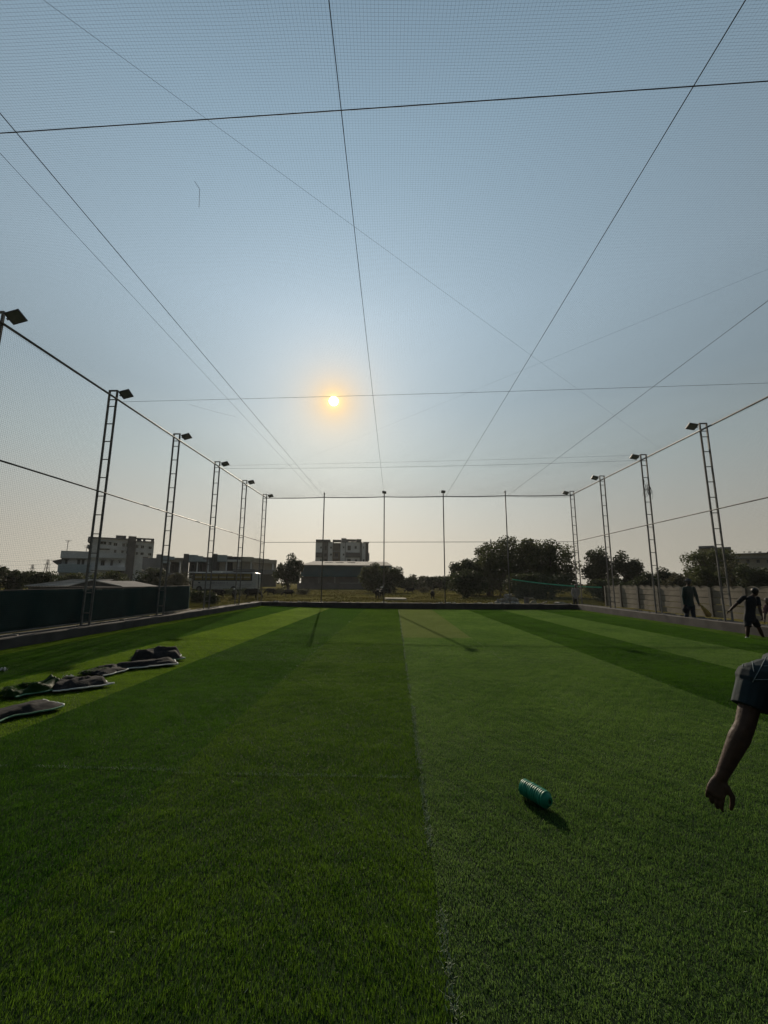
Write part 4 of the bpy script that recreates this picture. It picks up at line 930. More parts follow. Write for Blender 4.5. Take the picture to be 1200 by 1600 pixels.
b.v += [(xg0-2.4, -.3, zl), (xg1, -.3, zl), ((xg0+xg1)/2-1.6, -.3, zr-.12), (xg0-2.4, 7, zl), (xg1, 7, zl), ((xg0+xg1)/2-1.6, 7, zr-.12)]
b.f += [(0, 1, 2), (5, 4, 3), (1, 4, 5, 2)]; b.build('gable', 'dark_wall', t)
b = MB(); b.tube([(xg0-2.4, -.35, zl+.03), ((xg0+xg1)/2-1.6, -.35, zr-.08), (xg1+.1, -.35, zl+.03)], .06, 6); b.build('gable_rim', 'asbestos', t)
MB().box2((.2, .4, -.2), (Wd-.2, 8, zl-.06)).build('wall', 'dark_wall', t)
b = MB(); pa, pb = at(186, 917.5, Y-3), at(235, 917.0, Y-3)
# row of two storey houses
Y = 102; grp = 'row houses behind the bus'
def rowhouse(px0, px1, label, walls, dark, pillars, wins, extra=()):
    t = bld('row_house', label, 'house', (px0+px1)/2, Y, grp, 310)
    for nm, m, rs, dep, dy in walls: part(t, nm, m, rs, Y, dep, dy)
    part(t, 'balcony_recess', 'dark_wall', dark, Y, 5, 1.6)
    for q in pillars: part(t, 'pillar', 'white_wall', [q], Y, .5, -.3)
    windows(t, wins, Y+1.55, False)
    for nm, m, rs, dep, dy in extra: part(t, nm, m, rs, Y, dep, dy)
    return t
rowhouse(218, 262, 'grey house end of the row, left, with a stub tower on top', [('wall', 'grey_wall', [(222, 871.5, 243.5, 917), (253.5, 872, 262, 917)], 8, 0), ('tower', 'grey_wall', [(244, 866.4, 253, 917)], 6, -.8), ('parapet', 'brown_wall', [(222.4, 869.8, 231, 871.4)], 3, .5)],
         [(232, 880, 238, 893)], [], [(240.5, 879, 242.5, 888)])
rowhouse(254, 296, 'row house with white framed portico and pale blue parapet', [('parapet', 'blue_wall', [(254.2, 868.2, 264.5, 880), (264.6, 869.8, 272.5, 874.8)], 6, -.6), ('wall', 'cream_wall', [(264.4, 875, 286, 878), (272.8, 871.5, 286, 874.9), (281.8, 878, 286, 917), (254.2, 880.1, 264, 917)], 7, 0), ('tower', 'dark_wall', [(286.4, 865.6, 294.4, 917)], 6, -.8)],
         [(265.5, 878.2, 279, 895)], [(263.9, 877.5, 265.4, 895), (279.6, 877.5, 281.6, 895)], [(268, 882, 272, 893)], [('floor_band', 'grey_wall', [(254, 895.2, 286, 898)], 6, -.5), ('ground_floor', 'dark_wall', [(264.1, 898.1, 281.7, 917)], 6, .5)])
rowhouse(294, 332, 'row house with wide pale blue parapet block over a dark balcony', [('parapet', 'blue_wall', [(294.6, 867.2, 309, 877.8), (309.1, 869, 317, 877.6), (317.1, 874.5, 326, 878)], 6, -.6), ('wall', 'grey_wall', [(317.2, 870.6, 331, 874.4), (326.2, 874.6, 331, 917)], 7, 0), ('tower', 'dark_wall', [(331.4, 865.6, 339, 917)], 6, -.8)],
         [(294.8, 878.2, 326, 893.4)], [(306.9, 877.9, 308.7, 893.5), (323.8, 878.1, 326, 893.5)], [(298, 882, 303, 893), (311, 881, 316, 893)], [('floor_band', 'white_wall', [(294, 893.6, 330, 895.2)], 6, -.9), ('ground_floor', 'dark_wall', [(294.2, 895.3, 326, 917)], 6, .4)])
rowhouse(338, 364, 'row house with a tall pale parapet block, above the bus middle', [('parapet', 'blue_wall', [(339.2, 867.2, 354.5, 877.8)], 6, -.6), ('parapet', 'dark_wall', [(354.7, 868.8, 363, 874)], 5, .2), ('wall', 'cream_wall', [(343, 878, 352, 893), (354.6, 874.1, 364, 878)], 6, .6)],
         [(339.2, 878.1, 363.4, 893.4)], [(352.4, 876, 354.5, 893.4)], [(345, 880, 351, 885)], [('floor_band', 'white_wall', [(330, 892.2, 364, 894.4)], 6, -.9), ('ground_floor', 'dark_wall', [(339, 894.5, 364, 917)], 6, .4)])
rowhouse(363, 396, 'row house with plain cream wall and one dark window, above the bus rear', [('parapet', 'dark_wall', [(363.4, 869.8, 376, 874.4)], 6, 0), ('parapet', 'white_wall', [(355, 874.6, 376, 877.8)], 6, -.6), ('parapet', 'cream_wall', [(376.2, 870.3, 396, 878)], 7, -.5), ('wall', 'cream_wall', [(364, 878.2, 396, 889)], 6, .4), ('floor_band', 'grey_wall', [(364, 889.1, 397, 893)], 7, -.8)],
         [(366.5, 880, 370, 889)], [(371, 878.1, 373.4, 889), (391, 878.1, 393, 889)], [(379, 881.5, 384.5, 888.5)], [('ground_floor', 'dark_wall', [(364, 893.1, 397, 917)], 6, .4)])
Y = 112
rowhouse(396, 432, 'row house at the right end with sloping parapet, beside the round dark tree', [('parapet', 'cream_wall', [(396.2, 872.2, 408, 879.5), (408.1, 873.4, 420, 880.2), (420.1, 875, 432, 881)], 7, -.5), ('wall', 'cream_wall', [(396.2, 880, 432, 890.5)], 6, .4), ('floor_band', 'grey_wall', [(396, 890.6, 432, 897.5)], 7, -.8)],
         [(409, 883, 412, 891), (414, 883, 419, 891)], [(404, 880.5, 405.6, 890.5), (425, 881, 427, 897)], [(398, 884, 401.6, 889.5)], [('ground_floor', 'dark_wall', [(396, 897.6, 432, 917)], 6, .4)])
# coach
Y = 69; a, c = at(298, 909, Y), at(400, 909, Y); L, zb = c.x-a.x, at(348, 925, Y).z; Hb = at(348, 893.5, Y).z-zb
t = thing('coach_bus', 'white coach with yellow curtained windows parked behind the left towers', 'bus', (a.x, Y, zb), R(1.5), None)
def bx(name, m, x0, z0, x1, z1, y0, y1, parent=None, bev=0.0):
    b = MB().box2((x0*L, y0, z0*Hb), (x1*L, y1, z1*Hb)); o = b.build(name, m, parent or t)
    if bev: bm_ = o.modifiers.new('b', 'BEVEL'); bm_.width = bev; bm_.segments = 3
    return o
b = MB(); prof = [(.02, .13), (.0, .35), (.012, .60), (.05, .93), (.075, .97), (.97, .97), (.995, .93), (1.0, .5), (.995, .13)]
for yy in (0, 2.5): b.v += [(x*L, yy, z*Hb) for x, z in prof]
n = len(prof); b.f.append(tuple(range(n))); b.f.append(tuple(reversed(range(n, 2*n)))); b.f += [(i, i+n, (i+1) % n+n, (i+1) % n) for i in range(n)]
o = b.build('body', 'bus_white', t); bv = o.modifiers.new('b', 'BEVEL'); bv.width = .12; bv.segments = 3
bx('window_band', 'pane', .045, .555, .93, .93, -.02, 2.52)
nw = 7
for i in range(nw):
    x0 = .06+i*(.86/nw); w = bx('window', 'bus_band', x0, .60, x0+.86/nw-.012, .90, -.045, -.021)
    bx('curtain', 'cream_wall', x0+.004, .70, x0+.86/nw-.02, .76, -.056, -.046, w)
bx('rear_panel', 'litter', .935, .60, .985, .93, -.04, 2.54, bev=.05)
wsb = MB(); wsb.v += [(-.012*L, .1, .36*Hb), (-.012*L, 2.4, .36*Hb), (.036*L, 2.4, .90*Hb), (.036*L, .1, .90*Hb)]; wsb.f += [(0, 1, 2, 3)]; o = wsb.build('windscreen', 'pane', t); o.modifiers.new('t', 'SOLIDIFY').thickness = .03
bx('door', 'pane', .022, .18, .042, .86, -.03, -.005)
bx('luggage', 'litter', .34, .972, .44, 1.02, .4, 2.1, bev=.03)
bx('roof_rack', 'dark_steel', .46, .972, .92, 1.0, .3, 2.2)
b = MB(); b.tube([(.03*L, -.1, .8*Hb), (-.02*L, -.35, .78*Hb), (-.025*L, -.35, .66*Hb)], .03, 6); b.box((-.0*L, -.38, .60*Hb), (.40, .12, .55)); b.build('mirror', 'litter', t)
for xw in (.135, .655):
    w = MB().tube([(xw*L, -.04, .145*Hb), (xw*L, .30, .145*Hb)], .148*Hb, 20).build('wheel', 'tyre', t, smooth=False)
    MB().tube([(xw*L, -.055, .145*Hb), (xw*L, .0, .145*Hb)], .075*Hb, 14).build('rim', 'steel', w)
    MB().tube([(xw*L, 2.2, .145*Hb), (xw*L, 2.54, .145*Hb)], .148*Hb, 20).build('wheel', 'tyre', t)
b = MB()                                                     # far side lettering, too small to read
for i, x in enumerate((.325, .352, .385, .415, .447, .478, .51, .55)):
    hh = .075*Hb if i not in (0, 7) else .10*Hb
    zc = .44*Hb
    b.box((x*L, -.012, zc), (.05, .012, hh)); b.box((x*L+.16, -.012, zc), (.05, .012, hh*(1 if i % 2 else .8)))
    b.box((x*L+.08, -.011, zc+(hh*.42 if i % 3 else 0)), (.13, .010, .05))
b.box((.13*L, -.012, .46*Hb), (.32, .012, .22))
b.build('lettering', 'ink', t)
for z in (.30, .36): bx('trim_line', 'grey_wall', .04, z, .93, z+.012, -.014, -.004)
bx('headlight', 'litter', .004, .28, .02, .34, .15, .6); bx('headlight', 'litter', .004, .28, .02, .34, 1.9, 2.35)
# warehouse
Y = 112; t = bld('warehouse', 'long dark teal warehouse with a pale sheet roof, before the apartment block', 'warehouse', 540, Y)
part(t, 'cladding', 'teal', [(470, 884, 612, 901)], Y, 22)
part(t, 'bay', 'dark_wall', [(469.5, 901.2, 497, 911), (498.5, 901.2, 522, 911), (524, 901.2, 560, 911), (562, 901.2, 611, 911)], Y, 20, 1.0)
part(t, 'column', 'grey_wall', [(497.2, 901.2, 498.3, 911), (522.4, 901.2, 523.6, 911), (560.4, 901.2, 561.6, 911)], Y, .5, .1)
part(t, 'base_wall', 'dark_wall', [(466, 911.2, 614, 922)], Y, .4, -3)
za, zb_ = on_front(540, 884, Y)[1], on_front(540, 877.6, Y+11)[1]; xa, xb = on_front(469, 884, Y)[0], on_front(613, 884, Y)[0]
b = MB(); nn = 60
b.quadgrid([[world_of(xa+(xb-xa)*i/nn, Y-.8, za+.02+.06*(i % 2)), world_of(xa+2.6+(xb-xa-3.0)*i/nn, Y+11, zb_+.06*(i % 2)), world_of(xa+(xb-xa)*i/nn, Y+23, za)] for i in range(nn+1)])
o = b.build('roof', 'asbestos', t); o.location = -Vector(t.location); o.modifiers.new('t', 'SOLIDIFY').thickness = .05
for px in (514, 531, 549):
    p = world_of(on_front(px, 879.6, Y+7)[0], Y+7, on_front(px, 879.6, Y+7)[1]); b = MB(); b.box(p+Vector((0, 0, .05)), (2.2, 1.2, .22)); o = b.build('roof_vent', 'dark_wall', t); o.location = -Vector(t.location)
part(t, 'gutter', 'asbestos', [(469, 883.1, 612, 884.4)], Y, .5, -.9)
# apartment block in the middle
Y = 185; t = bld('apartment_block', 'grey and white five storey flats rising behind the teal warehouse', 'apartment block', 535, Y)
part(t, 'wall', 'white_wall', [(493, 847.4, 504.3, 917), (512.6, 847.4, 519.4, 917), (532, 847.4, 539.2, 917), (540, 847.4, 562, 917), (566, 848.5, 571, 917)], Y, 18)
part(t, 'wall', 'grey_wall', [(505.2, 847.4, 511.6, 917), (562.4, 847.4, 565.8, 917)], Y, 18, .5)
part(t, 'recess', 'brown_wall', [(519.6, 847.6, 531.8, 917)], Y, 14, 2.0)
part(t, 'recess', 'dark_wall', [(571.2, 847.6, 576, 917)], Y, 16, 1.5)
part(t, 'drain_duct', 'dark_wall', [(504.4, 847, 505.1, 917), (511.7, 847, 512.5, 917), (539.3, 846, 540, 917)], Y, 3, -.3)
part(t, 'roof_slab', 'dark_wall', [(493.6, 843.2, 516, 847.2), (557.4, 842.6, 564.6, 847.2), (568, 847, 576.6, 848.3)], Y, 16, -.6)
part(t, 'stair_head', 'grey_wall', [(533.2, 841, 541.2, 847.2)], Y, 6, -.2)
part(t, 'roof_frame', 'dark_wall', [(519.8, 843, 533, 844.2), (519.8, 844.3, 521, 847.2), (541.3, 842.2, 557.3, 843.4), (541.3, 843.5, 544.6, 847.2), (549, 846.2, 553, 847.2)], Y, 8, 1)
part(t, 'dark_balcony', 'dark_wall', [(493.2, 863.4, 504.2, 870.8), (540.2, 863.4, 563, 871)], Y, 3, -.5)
part(t, 'balcony_rail', 'grey_wall', [(519.7, 860.4, 532, 862.2), (521, 870.8, 528.5, 872.4), (575.2, 864, 577, 876)], Y, 1.5, -.4)
windows(t, [(500.4, 854, 502.8, 857), (507, 852.5, 510.6, 860), (516, 854, 518.6, 857.2), (535.6, 854, 538, 856.6), (543, 852.6, 548, 860), (554.2, 853.4, 557.4, 857.6), (506.5, 864.5, 510.8, 870), (515.8, 865, 518.4, 868), (535.6, 865, 538, 868),
            (523, 864, 528, 870), (499.6, 874, 502, 877.4), (506.5, 873.5, 510.8, 878), (542.5, 873.5, 548, 878), (554.5, 874, 558, 877.6), (566.6, 874, 569.6, 877.8), (567.6, 854, 569, 857)], Y, False, fr='grey_wall')
# long pale building on the right
Y = 88; t = bld('long_building', 'long pale building with stubs along its parapet at the right picture edge', 'building', 1150, Y)
part(t, 'wall', 'cream_wall', [(1140, 864, 1290, 917), (1092, 857, 1140, 917)], Y, 12)
part(t, 'parapet', 'grey_wall', [(1092, 853.3, 1116, 857), (1116.2, 855.3, 1142.6, 860)], Y, 12, -.6)
part(t, 'ledge', 'grey_wall', [(1142.8, 870.8, 1290, 871.8), (1142.8, 863.0, 1290, 864.2)], Y, 1.0, -.4)
part(t, 'pilaster', 'cream_wall', [(x, 872, x+1, 917) for x in range(1146, 1290, 16)], Y, .5, -.2)
for px, w in ((1163, 1.2), (1171.5, 2.4), (1179.5, 1.4), (1187.5, 2.4), (1200, 1.4), (1208, 2.4)): part(t, 'parapet_stub', 'dark_wall', [(px-w, 861.8, px+w, 863)], Y, .6, 0)
windows(t, [(x+4, 874, x+10, 880) for x in range(1146, 1280, 16)], Y, False)
# pylons and their wires, far left
for px, top, Y, lb in ((47, 882, 230, 'small lattice pylon far off at left, nearer the picture edge'), (70, 874, 210, 'taller lattice pylon far off, left of the white house')):
    p = at(px, 912, Y); tp = at(px, top, Y).z; t = thing('power_pylon', lb, 'pylon', (p.x, Y, -.1), 0, 'far power pylons')
    b = MB(); w = 1.3
    for sx in (-1, 1):
        for sy in (-1, 1): b.tube([(sx*w, sy*w, 0), (sx*.25, sy*.25, tp)], .12, 4)
    for k in range(6):
        f0, f1 = k/6, (k+1)/6
        for sx in (-1, 1): b.tube([(sx*(w-(w-.25)*f0), 0, tp*f0), (-sx*(w-(w-.25)*f1), 0, tp*f1)], .07, 4)
    b.build('mast', 'pylon', t)
    for k, f in enumerate((.98, .80, .62)): MB().tube([(-2.3+.3*k, 0, tp*f), (2.3-.3*k, 0, tp*f)], .10, 4).build('cross_arm', 'pylon', t)
for k in range(3):
    a, c = at(-60, 876+6*k, 235), at(150, 868+6*k, 205); pipe('power_line', 'thin overhead power line at far left, '+('top', 'middle', 'lowest')[k]+' of three', 'power line', [sagline(a, c, 14, 1.6)], .035, 'pylon', 4, 'far power lines')

# ------------------------------------------------------------------ people
def v_at(q, Y):
    if isinstance(q, Vector): return q.copy()
    return at(q[0], q[1], Y+(q[2] if len(q) > 2 else 0.0))
def person(label, Y, J, look, wear, voxel=0.011, k=1.0, fingers=None, extra=None):
    """J: joints as (photo x, photo y, metres nearer/farther); one continuous body, clothes and hair as children"""
    P = {n: v_at(q, Y) for n, q in J.items()}
    up = Vector((0, 0, 1)); look = Vector(look).normalized()
    side = (P['sh_b']-P['sh_a']).normalized()
    b = MB()
    def torso(mb, g, top=True, low=True):
        pel, ch, nk = P['pelvis'], P['chest'], P['neck']; mid = pel.lerp(ch, .45)
        def ring(c, d, ra, rb, n=16):
            d = d.normalized(); u = (side-d*side.dot(d)).normalized(); w = u.cross(d)
            return [tuple(c+u*math.cos(a)*(ra+g)*k+w*math.sin(a)*(rb+g)*k) for a in [2*math.pi*i/n for i in range(n)]]
        d1, d2, d3 = mid-pel, ch-pel, nk-ch
        sh = ch.lerp(nk, .55)
        rows = [ring(pel-d1.normalized()*.09*k, d1, .10, .07), ring(pel, d1, .155, .105), ring(mid, d2, .135, .095), ring(ch, d3, .160, .108), ring(sh, d3, .150, .085), ring(nk-d3.normalized()*.015, d3, .075, .062)]
        st = len(mb.v); mb.quadgrid(rows, closed_v=True); n = 16
        mb.f.append(tuple(st+i for i in reversed(range(n)))); e = st+n*(len(rows)-1); mb.f.append(tuple(e+i for i in range(n)))
    torso(b, 0)
    for s_ in 'ab':
        sh, el, wr = P['sh_'+s_], P['el_'+s_], P['wr_'+s_]; hp, kn, an = P['hip_'+s_], P['kn_'+s_], P['an_'+s_]
        ak = k*wear.get('arm', 1.0); hk = k*wear.get('hand', 1.0); b.ell(sh, (.062*k,)*3); b.cap(sh, el, .052*ak, .041*ak); m1 = el.lerp(wr, .25); b.cap(el, m1, .041*ak, .0455*ak); b.cap(m1, wr, .0455*ak, .027*ak)
        b.cap(hp, kn, .088*k, .056*k); m2 = kn.lerp(an, .3); b.cap(kn, m2, .055*k, .060*k); b.cap(m2, an, .060*k, .037*k)
        toe = an+Vector(J.get('toe_'+s_, (look.x*.17, look.y*.17, 0)))*k; toe.z = an.z-.045*k
        b.cap(an+Vector((0, 0, -.03*k)), toe, .042*k, .032*k)
        # hand: palm, four fingers of different length, thumb
        f = (fingers or {}).get(s_)
        if f is None:
            d = (wr-el).normalized(); lat = d.cross(look).normalized() if abs(d.dot(look)) < .9 else side; pal = lat.cross(d).normalized()*(1)
            f = dict(dir=d, wide=(look-d*look.dot(d)).normalized(), curl=-side if s_ == 'b' else side)
        d, wd, cu = Vector(f['dir']).normalized(), Vector(f['wide']).normalized(), Vector(f['curl']).normalized()
        kn0 = wr+d*.095*hk; st = len(b.v)
        rows = []
        for t, hw, th in ((0, .026, .022), (.35, .036, .019), (.75, .041, .017), (1.02, .038, .013)):
            c = wr.lerp(kn0, t); rows.append([tuple(c+wd*math.cos(a)*hw*hk+cu*math.sin(a)*th*hk) for a in [2*math.pi*i/12 for i in range(12)]])
        b.quadgrid(rows, closed_v=True); b.f.append(tuple(st+i for i in reversed(range(12)))); b.f.append(tuple(st+36+i for i in range(12)))
        bend = f.get('bend', .45)
        for i, (off, ln, r) in enumerate(((.030, .072, .0098), (.010, .080, .0102), (-.011, .075, .0098), (-.030, .060, .0086))):
            p0 = kn0+wd*off*hk-d*.012*hk; dd = (d+wd*off*f.get('spread', 1.2)).normalized(); p = p0
            for q, fr in enumerate((.48, .30, .24)):
                a = bend*(0.7+q*.75)*(1+.12*i); e = p+(dd*math.cos(a)+cu*math.sin(a))*ln*fr*1.15*hk; b.cap(p, e, r*.9*hk*(1-.08*q), r*hk*(.94-.08*q), 10); p = e
        p0 = wr+d*.028*hk+wd*.026*hk; p1 = p0+(d*.6+wd*.62+cu*.25).normalized()*.045*hk; p2 = p1+(d*.93+wd*.18+cu*.3).normalized()*.036*hk; p3 = p2+(d*.95+cu*.3).normalized()*.028*hk
        b.cap(p0, p1, .0155*hk, .0125*hk, 10); b.cap(p1, p2, .0122*hk, .0108*hk, 10); b.cap(p2, p3, .0108*hk, .0088*hk, 10)
    hd, nk = P['head'], P['neck']; sx = look.cross(up).normalized(); hu = sx.cross(look).normalized(); RM = Matrix((sx, look, hu)).transposed()
    b.cap(nk-(hd-nk).normalized()*.04*k, hd-hu*.05*k, .058*k, .054*k)
    b.ell(hd+hu*.02*k, (.075*k, .093*k, .098*k), RM, 16, 10); b.ell(hd+look*.025*k-hu*.055*k, (.055*k, .062*k, .06*k), RM, 12, 8)
    b.cap(hd+look*.088*k+hu*.012*k, hd+look*.108*k-hu*.028*k, .010*k, .015*k); b.cap(hd+look*.078*k-hu*.062*k-sx*.018*k, hd+look*.078*k-hu*.062*k+sx*.018*k, .010*k, .010*k)
    for s_ in (-1, 1): b.ell(hd+sx*s_*.076*k-hu*.005*k, (.012*k, .022*k, .032*k), RM, 8, 6)
    root = P['pelvis'].copy(); root.z = min(P['an_a'].z, P['an_b'].z)-.06*k
    def shift(mb): mb.v = [(x-root.x, y-root.y, z-root.z) for x, y, z in mb.v]; return mb
    body = remesh(shift(b).build('person', wear.get('skin', 'skin'), None, None, True), voxel, 4)
    body.location = root; body.name = 'person'; tag(body, label, 'person')
    def child(name, mb, m, vox=None, it=3):
        o = shift(mb).build(name, m, body, None, True); return remesh(o, vox or voxel, it) if vox != 0 else o
    # eyes
    for s_ in (-1, 1): child('eye', MB().ell(hd+look*.082*k+hu*.022*k+sx*s_*.031*k, (.013*k,)*3), 'eye', 0)
    # hair or cap
    hb = MB(); hb.ell(hd+hu*.048*k-look*.018*k, (.084*k*wear.get('hair', 1), .096*k*wear.get('hair', 1), .082*k*wear.get('hair', 1)), RM, 14, 9); hb.ell(hd-look*.05*k+hu*.0*k, (.07*k, .055*k, .075*k), RM, 10, 7)
    child('hair', hb, 'hair', voxel*.9, 2)
    if wear.get('cap'):
        cb = MB(); cb.ell(hd+hu*.075*k, (.095*k, .11*k, .075*k), RM, 14, 9); cb.ell(hd+hu*.065*k+look*.0*k, (.15*k, .16*k, .014*k), RM, 14, 6); child('cap', cb, wear['cap'], voxel*.7, 1)
    # shirt
    tb = MB(); torso(tb, .016)
    hem = P['pelvis']+(P['pelvis']-P['chest']).normalized()*wear.get('hem', .06)*k
    for s_ in 'ab':
        sh, el = P['sh_'+s_], P['el_'+s_]; e = sh.lerp(el, wear.get('sleeve', .75)) if wear.get('sleeve', .75) <= 1 else el
        tb.ell(sh, (.075*k, .075*k, .07*k)); tb.tube([sh.lerp(P['neck'], .25), sh, sh.lerp(e, .5), e], [.07*k, .072*k, .066*k, .066*k], 14)
        if wear.get('sleeve', .75) > 1: tb.cap(el, P['wr_'+s_], .053*k, .04*k)
    if wear.get('hem', .06) > .02:
        st = P['pelvis']; d = (P['pelvis']-P['chest']).normalized(); u = (side-d*side.dot(d)).normalized(); w = u.cross(d)
        tb.quadgrid([[tuple(c+u*math.cos(a)*ra*k+w*math.sin(a)*rb*k) for a in [2*math.pi*i/16 for i in range(16)]] for c, ra, rb in ((st-d*.1*k, .16, .118), (st, .178, .13), (hem, .185, .138))], closed_v=True)
        n0 = len(tb.v)-48; tb.f.append(tuple(n0+i for i in reversed(range(16)))); tb.f.append(tuple(n0+32+i for i in range(16)))
    for (p, r) in wear.get('shirt_folds', []): tb.ell(p, r)
    shirt = child('shirt', tb, wear['shirt'], voxel*.9, 2)
    # trousers or shorts
    pb = MB(); fr = wear.get('trouser', 1.95)
    pb.ell(P['pelvis']-up*.02*k, (.17*k, .13*k, .13*k))
    for s_ in 'ab':
        hp, kn, an = P['hip_'+s_], P['kn_'+s_], P['an_'+s_]
        if fr <= 1: pb.tube([hp+up*.05*k, hp, hp.lerp(kn, fr*.5), hp.lerp(kn, fr)], [.10*k, .108*k, .10*k, .095*k], 14)
        else: pb.tube([hp+up*.05*k, hp, kn, kn.lerp(an, .5), kn.lerp(an, fr-1)], [.10*k, .105*k, .076*k, .074*k, .066*k], 14)
    child('trousers', pb, wear['legs'], voxel*.9, 2)
    for s_ in 'ab':
        an = P['an_'+s_]; toe = an+Vector(J.get('toe_'+s_, (look.x*.17, look.y*.17, 0)))*k; toe.z = an.z-.045*k; sb = MB()
        sb.cap(an+Vector((0, 0, -.03*k))-look*.03*k, toe+look*.03*k, .052*k, .042*k); o = shift(sb).build('shoe', wear.get('shoe_'+s_, 'dark_shoe'), body, None, True)
    return body, P, shirt, root

# stooping man cut by the right edge, seen from behind
J1 = dict(head=(1290, 1000, .16), neck=(1262, 1032, .08), chest=(1258, 1092, -.08), pelvis=Vector((1.76, 1.72, .86)), sh_a=(1181, 1060, 0), sh_b=(1338, 1058, .06), el_a=(1164, 1134, -.02), wr_a=(1127, 1214, .02),
          el_b=(1370, 1130, .12), wr_b=(1366, 1200, .26), hip_a=Vector((1.67, 1.72, .82)), hip_b=Vector((1.86, 1.72, .82)), kn_a=Vector((1.70, 1.84, .46)), kn_b=Vector((1.90, 1.98, .47)), an_a=Vector((1.74, 1.62, .09)), an_b=Vector((1.92, 1.88, .09)))
fa = dict(dir=(-.28, .05, -1), wide=(1, .12, -.2), curl=(.55, .45, .0), bend=.42, spread=.6)
fa = dict(dir=(-.42, .10, -1), wide=(.62, -.70, -.33), curl=(.80, .62, -.25), bend=.46, spread=2.4)
b1, P1, sh1, r1 = person('stooping man in a dark teal shirt, bare arm hanging, cut by the right edge', 2.05, J1, (.25, 1, -.45), dict(shirt='teal_cloth', legs='navy_cloth', sleeve=.62, hem=.04, trouser=1.95, arm=.90, hand=.90), voxel=.0042, k=1.0, fingers={'a': fa})
pb = MB()
def on_shirt(pts, r=.0018):
    """piping laid on the shirt: project points of the back outline onto the cloth"""
    dg = bpy.context.evaluated_depsgraph_get(); out = []
    for (px, py) in pts:
        d = ray(px, py).normalized(); o = Vector((0, 0, CAM_H))-sh1.location-b1.location
        ok, loc, nr, _ = sh1.ray_cast(o, d)
        if ok: out.append(loc+nr*.001)
    if len(out) > 1: pb.tube(out, r, 6)
def lerp_pts(a, c, n=14): return [(a[0]+(c[0]-a[0])*i/n, a[1]+(c[1]-a[1])*i/n) for i in range(n+1)]
on_shirt(lerp_pts((1198, 1026), (1176, 1066))); on_shirt(lerp_pts((1180, 1062), (1240, 1061))); on_shirt(lerp_pts((1193, 1041), (1240, 1040))); on_shirt(lerp_pts((1175, 1031), (1178, 1050)), .0018); on_shirt(lerp_pts((1161, 1030), (1161, 1042)), .0015)
if pb.v: pb.build('piping', 'piping', sh1, None, True)
# man in black striding on the turf
J2 = dict(head=(1180, 925.5), neck=(1175, 931.5), chest=(1172.5, 942), pelvis=(1171.5, 964), sh_a=(1161.5, 934), sh_b=(1183.5, 935, .06), el_a=(1149, 945.5, .05), wr_a=(1140, 954, .08), el_b=(1187, 951, -.1), wr_b=(1190, 962, -.2),
          hip_a=(1168, 968), hip_b=(1177.5, 968), kn_a=(1168.5, 982, -.05), kn_b=(1185.5, 981, .02), an_a=(1167.5, 996, 0), an_b=(1193, 997, .05))
person('man in black jersey and shorts striding on the turf, one arm held back', 13.2, J2, (.85, .45, -.12), dict(shirt='black_cloth', legs='black_cloth', sleeve=.7, hem=.16, trouser=.80, hair=1.18, shoe_a='shoe'), voxel=.010, k=.95)
# capped man outside the kerb by the wall
J3 = dict(head=(1075.5, 910), neck=(1075.5, 915.5), chest=(1076, 926), pelvis=(1077, 945), sh_a=(1069, 919.5), sh_b=(1083.5, 919.5), el_a=(1067.5, 932.5), wr_a=(1069, 944, -.05), el_b=(1088, 932, -.02), wr_b=(1091.5, 942.5, -.08),
          hip_a=(1073.5, 947), hip_b=(1081, 947), kn_a=(1073, 958.5, .02), kn_b=(1083, 958.5, -.02), an_a=(1072.5, 969.5, 0), an_b=(1085, 969.5, 0))
b3, P3, _, _ = person('man in dark green shirt and cap by the concrete wall, carrying bags', 16.9, J3, (.15, 1, -.05), dict(shirt='green_cloth', legs='navy_cloth', sleeve=2, hem=.05, cap='navy_cloth'), voxel=.011, k=1.02)
p = P3['wr_b']+Vector((.05, -.03, -.10)); b = MB(); b.tube([p+Vector((-.03, 0, .06)), p+Vector((.05, 0, -.03)), p+Vector((.16, 0, -.20)), p+Vector((.27, 0, -.36)), p+Vector((.31, 0, -.40))], [.02, .05, .09, .11, .04], 12)
tag(b.build('yellow_sack', 'bag', None, None, True), 'limp yellow sack held in the right hand of the capped man', 'sack')
p = P3['wr_a']+Vector((.02, -.02, -.22)); b = MB(); b.ell(p, (.13, .07, .13)); b.tube([p+Vector((-.05, 0, .10)), p+Vector((-.02, 0, .20)), p+Vector((.04, 0, .20)), p+Vector((.06, 0, .10))], .010, 6)
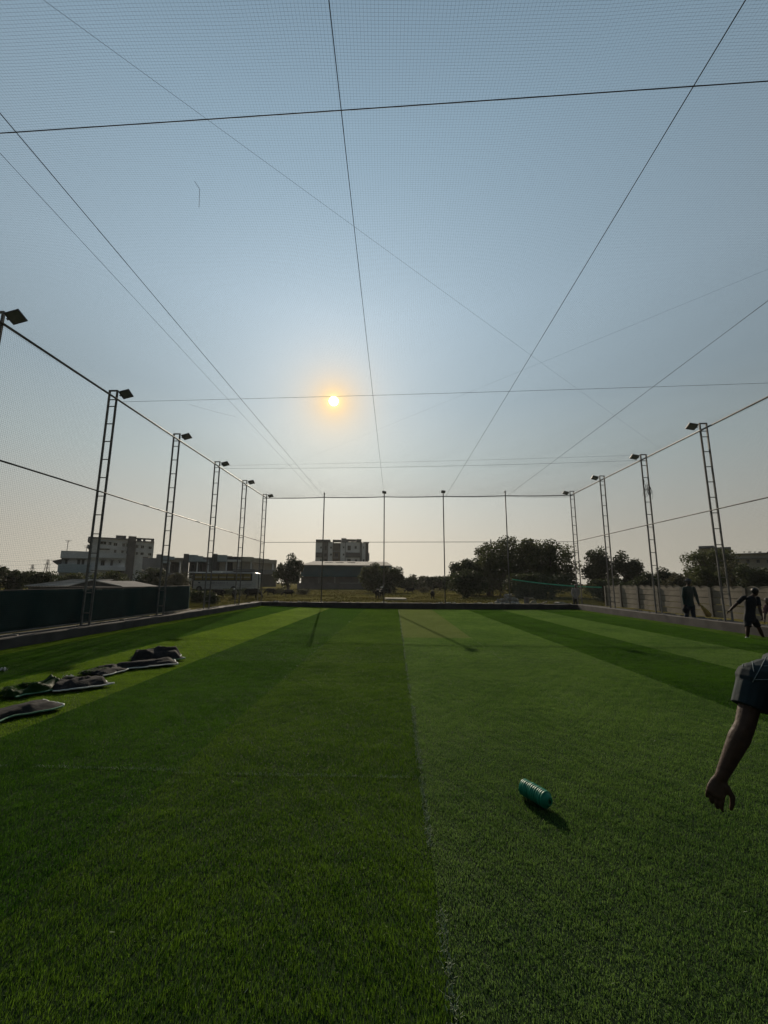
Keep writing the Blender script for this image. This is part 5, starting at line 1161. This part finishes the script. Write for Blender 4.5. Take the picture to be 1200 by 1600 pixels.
tag(b.build('dark_bag', 'black_cloth', None, None, True), 'small dark bag hanging from the left hand of the capped man', 'bag')
# man in grey behind the far right corner
J4 = dict(head=(899.5, 915.8), neck=(899.5, 919), chest=(899.5, 924.5), pelvis=(899.5, 934), sh_a=(895, 920.5), sh_b=(904, 920.5), el_a=(893.5, 927.5), wr_a=(895.5, 932.5, -.15), el_b=(905, 927.5), wr_b=(902.5, 932.5, -.15),
          hip_a=(897.5, 935.5), hip_b=(901.5, 935.5), kn_a=(897.3, 941.5), kn_b=(901.8, 941.5), an_a=(897.2, 947.6), an_b=(902, 947.6))
person('man in grey shirt standing behind the far right corner tower', 27.75, J4, (-.2, -1, 0), dict(shirt='grey_cloth', legs='black_cloth', sleeve=2, hem=.08), voxel=.014, k=.92)
# person stooping at the right edge behind the man in black
J5 = dict(head=(1199, 940), neck=(1203, 945), chest=(1207, 953), pelvis=(1212, 968), sh_a=(1197, 948), sh_b=(1214, 948, .1), el_a=(1195, 959, -.1), wr_a=(1194.5, 969, -.2), el_b=(1217, 960), wr_b=(1211, 970, -.15),
          hip_a=(1208, 971), hip_b=(1216, 971), kn_a=(1202, 981, -.15), kn_b=(1218, 981), an_a=(1204, 992), an_b=(1219, 992))
person('stooping person in maroon shirt at the right edge, behind the man in black', 14.0, J5, (-.6, -.7, -.2), dict(shirt='maroon_cloth', legs='black_cloth', sleeve=.9, hem=.08), voxel=.011, k=.92)

# ------------------------------------------------------------------ evening haze over the whole field
hm = bpy.data.materials.new('haze'); hm.use_nodes = True; hn = hm.node_tree.nodes; hn.remove(hn['Principled BSDF'])
pv = hn.new('ShaderNodeVolumePrincipled'); pv.inputs['Color'].default_value = (0.92, 0.91, 0.88, 1); pv.inputs['Density'].default_value = 0.00013; pv.inputs['Anisotropy'].default_value = 0.35
hm.node_tree.links.new(pv.outputs[0], hn['Material Output'].inputs['Volume'])
hz_o = MB().box2((-1750, -1750, -1.4), (1750, 1750, 34)).build('haze', hm); stuff(hz_o)
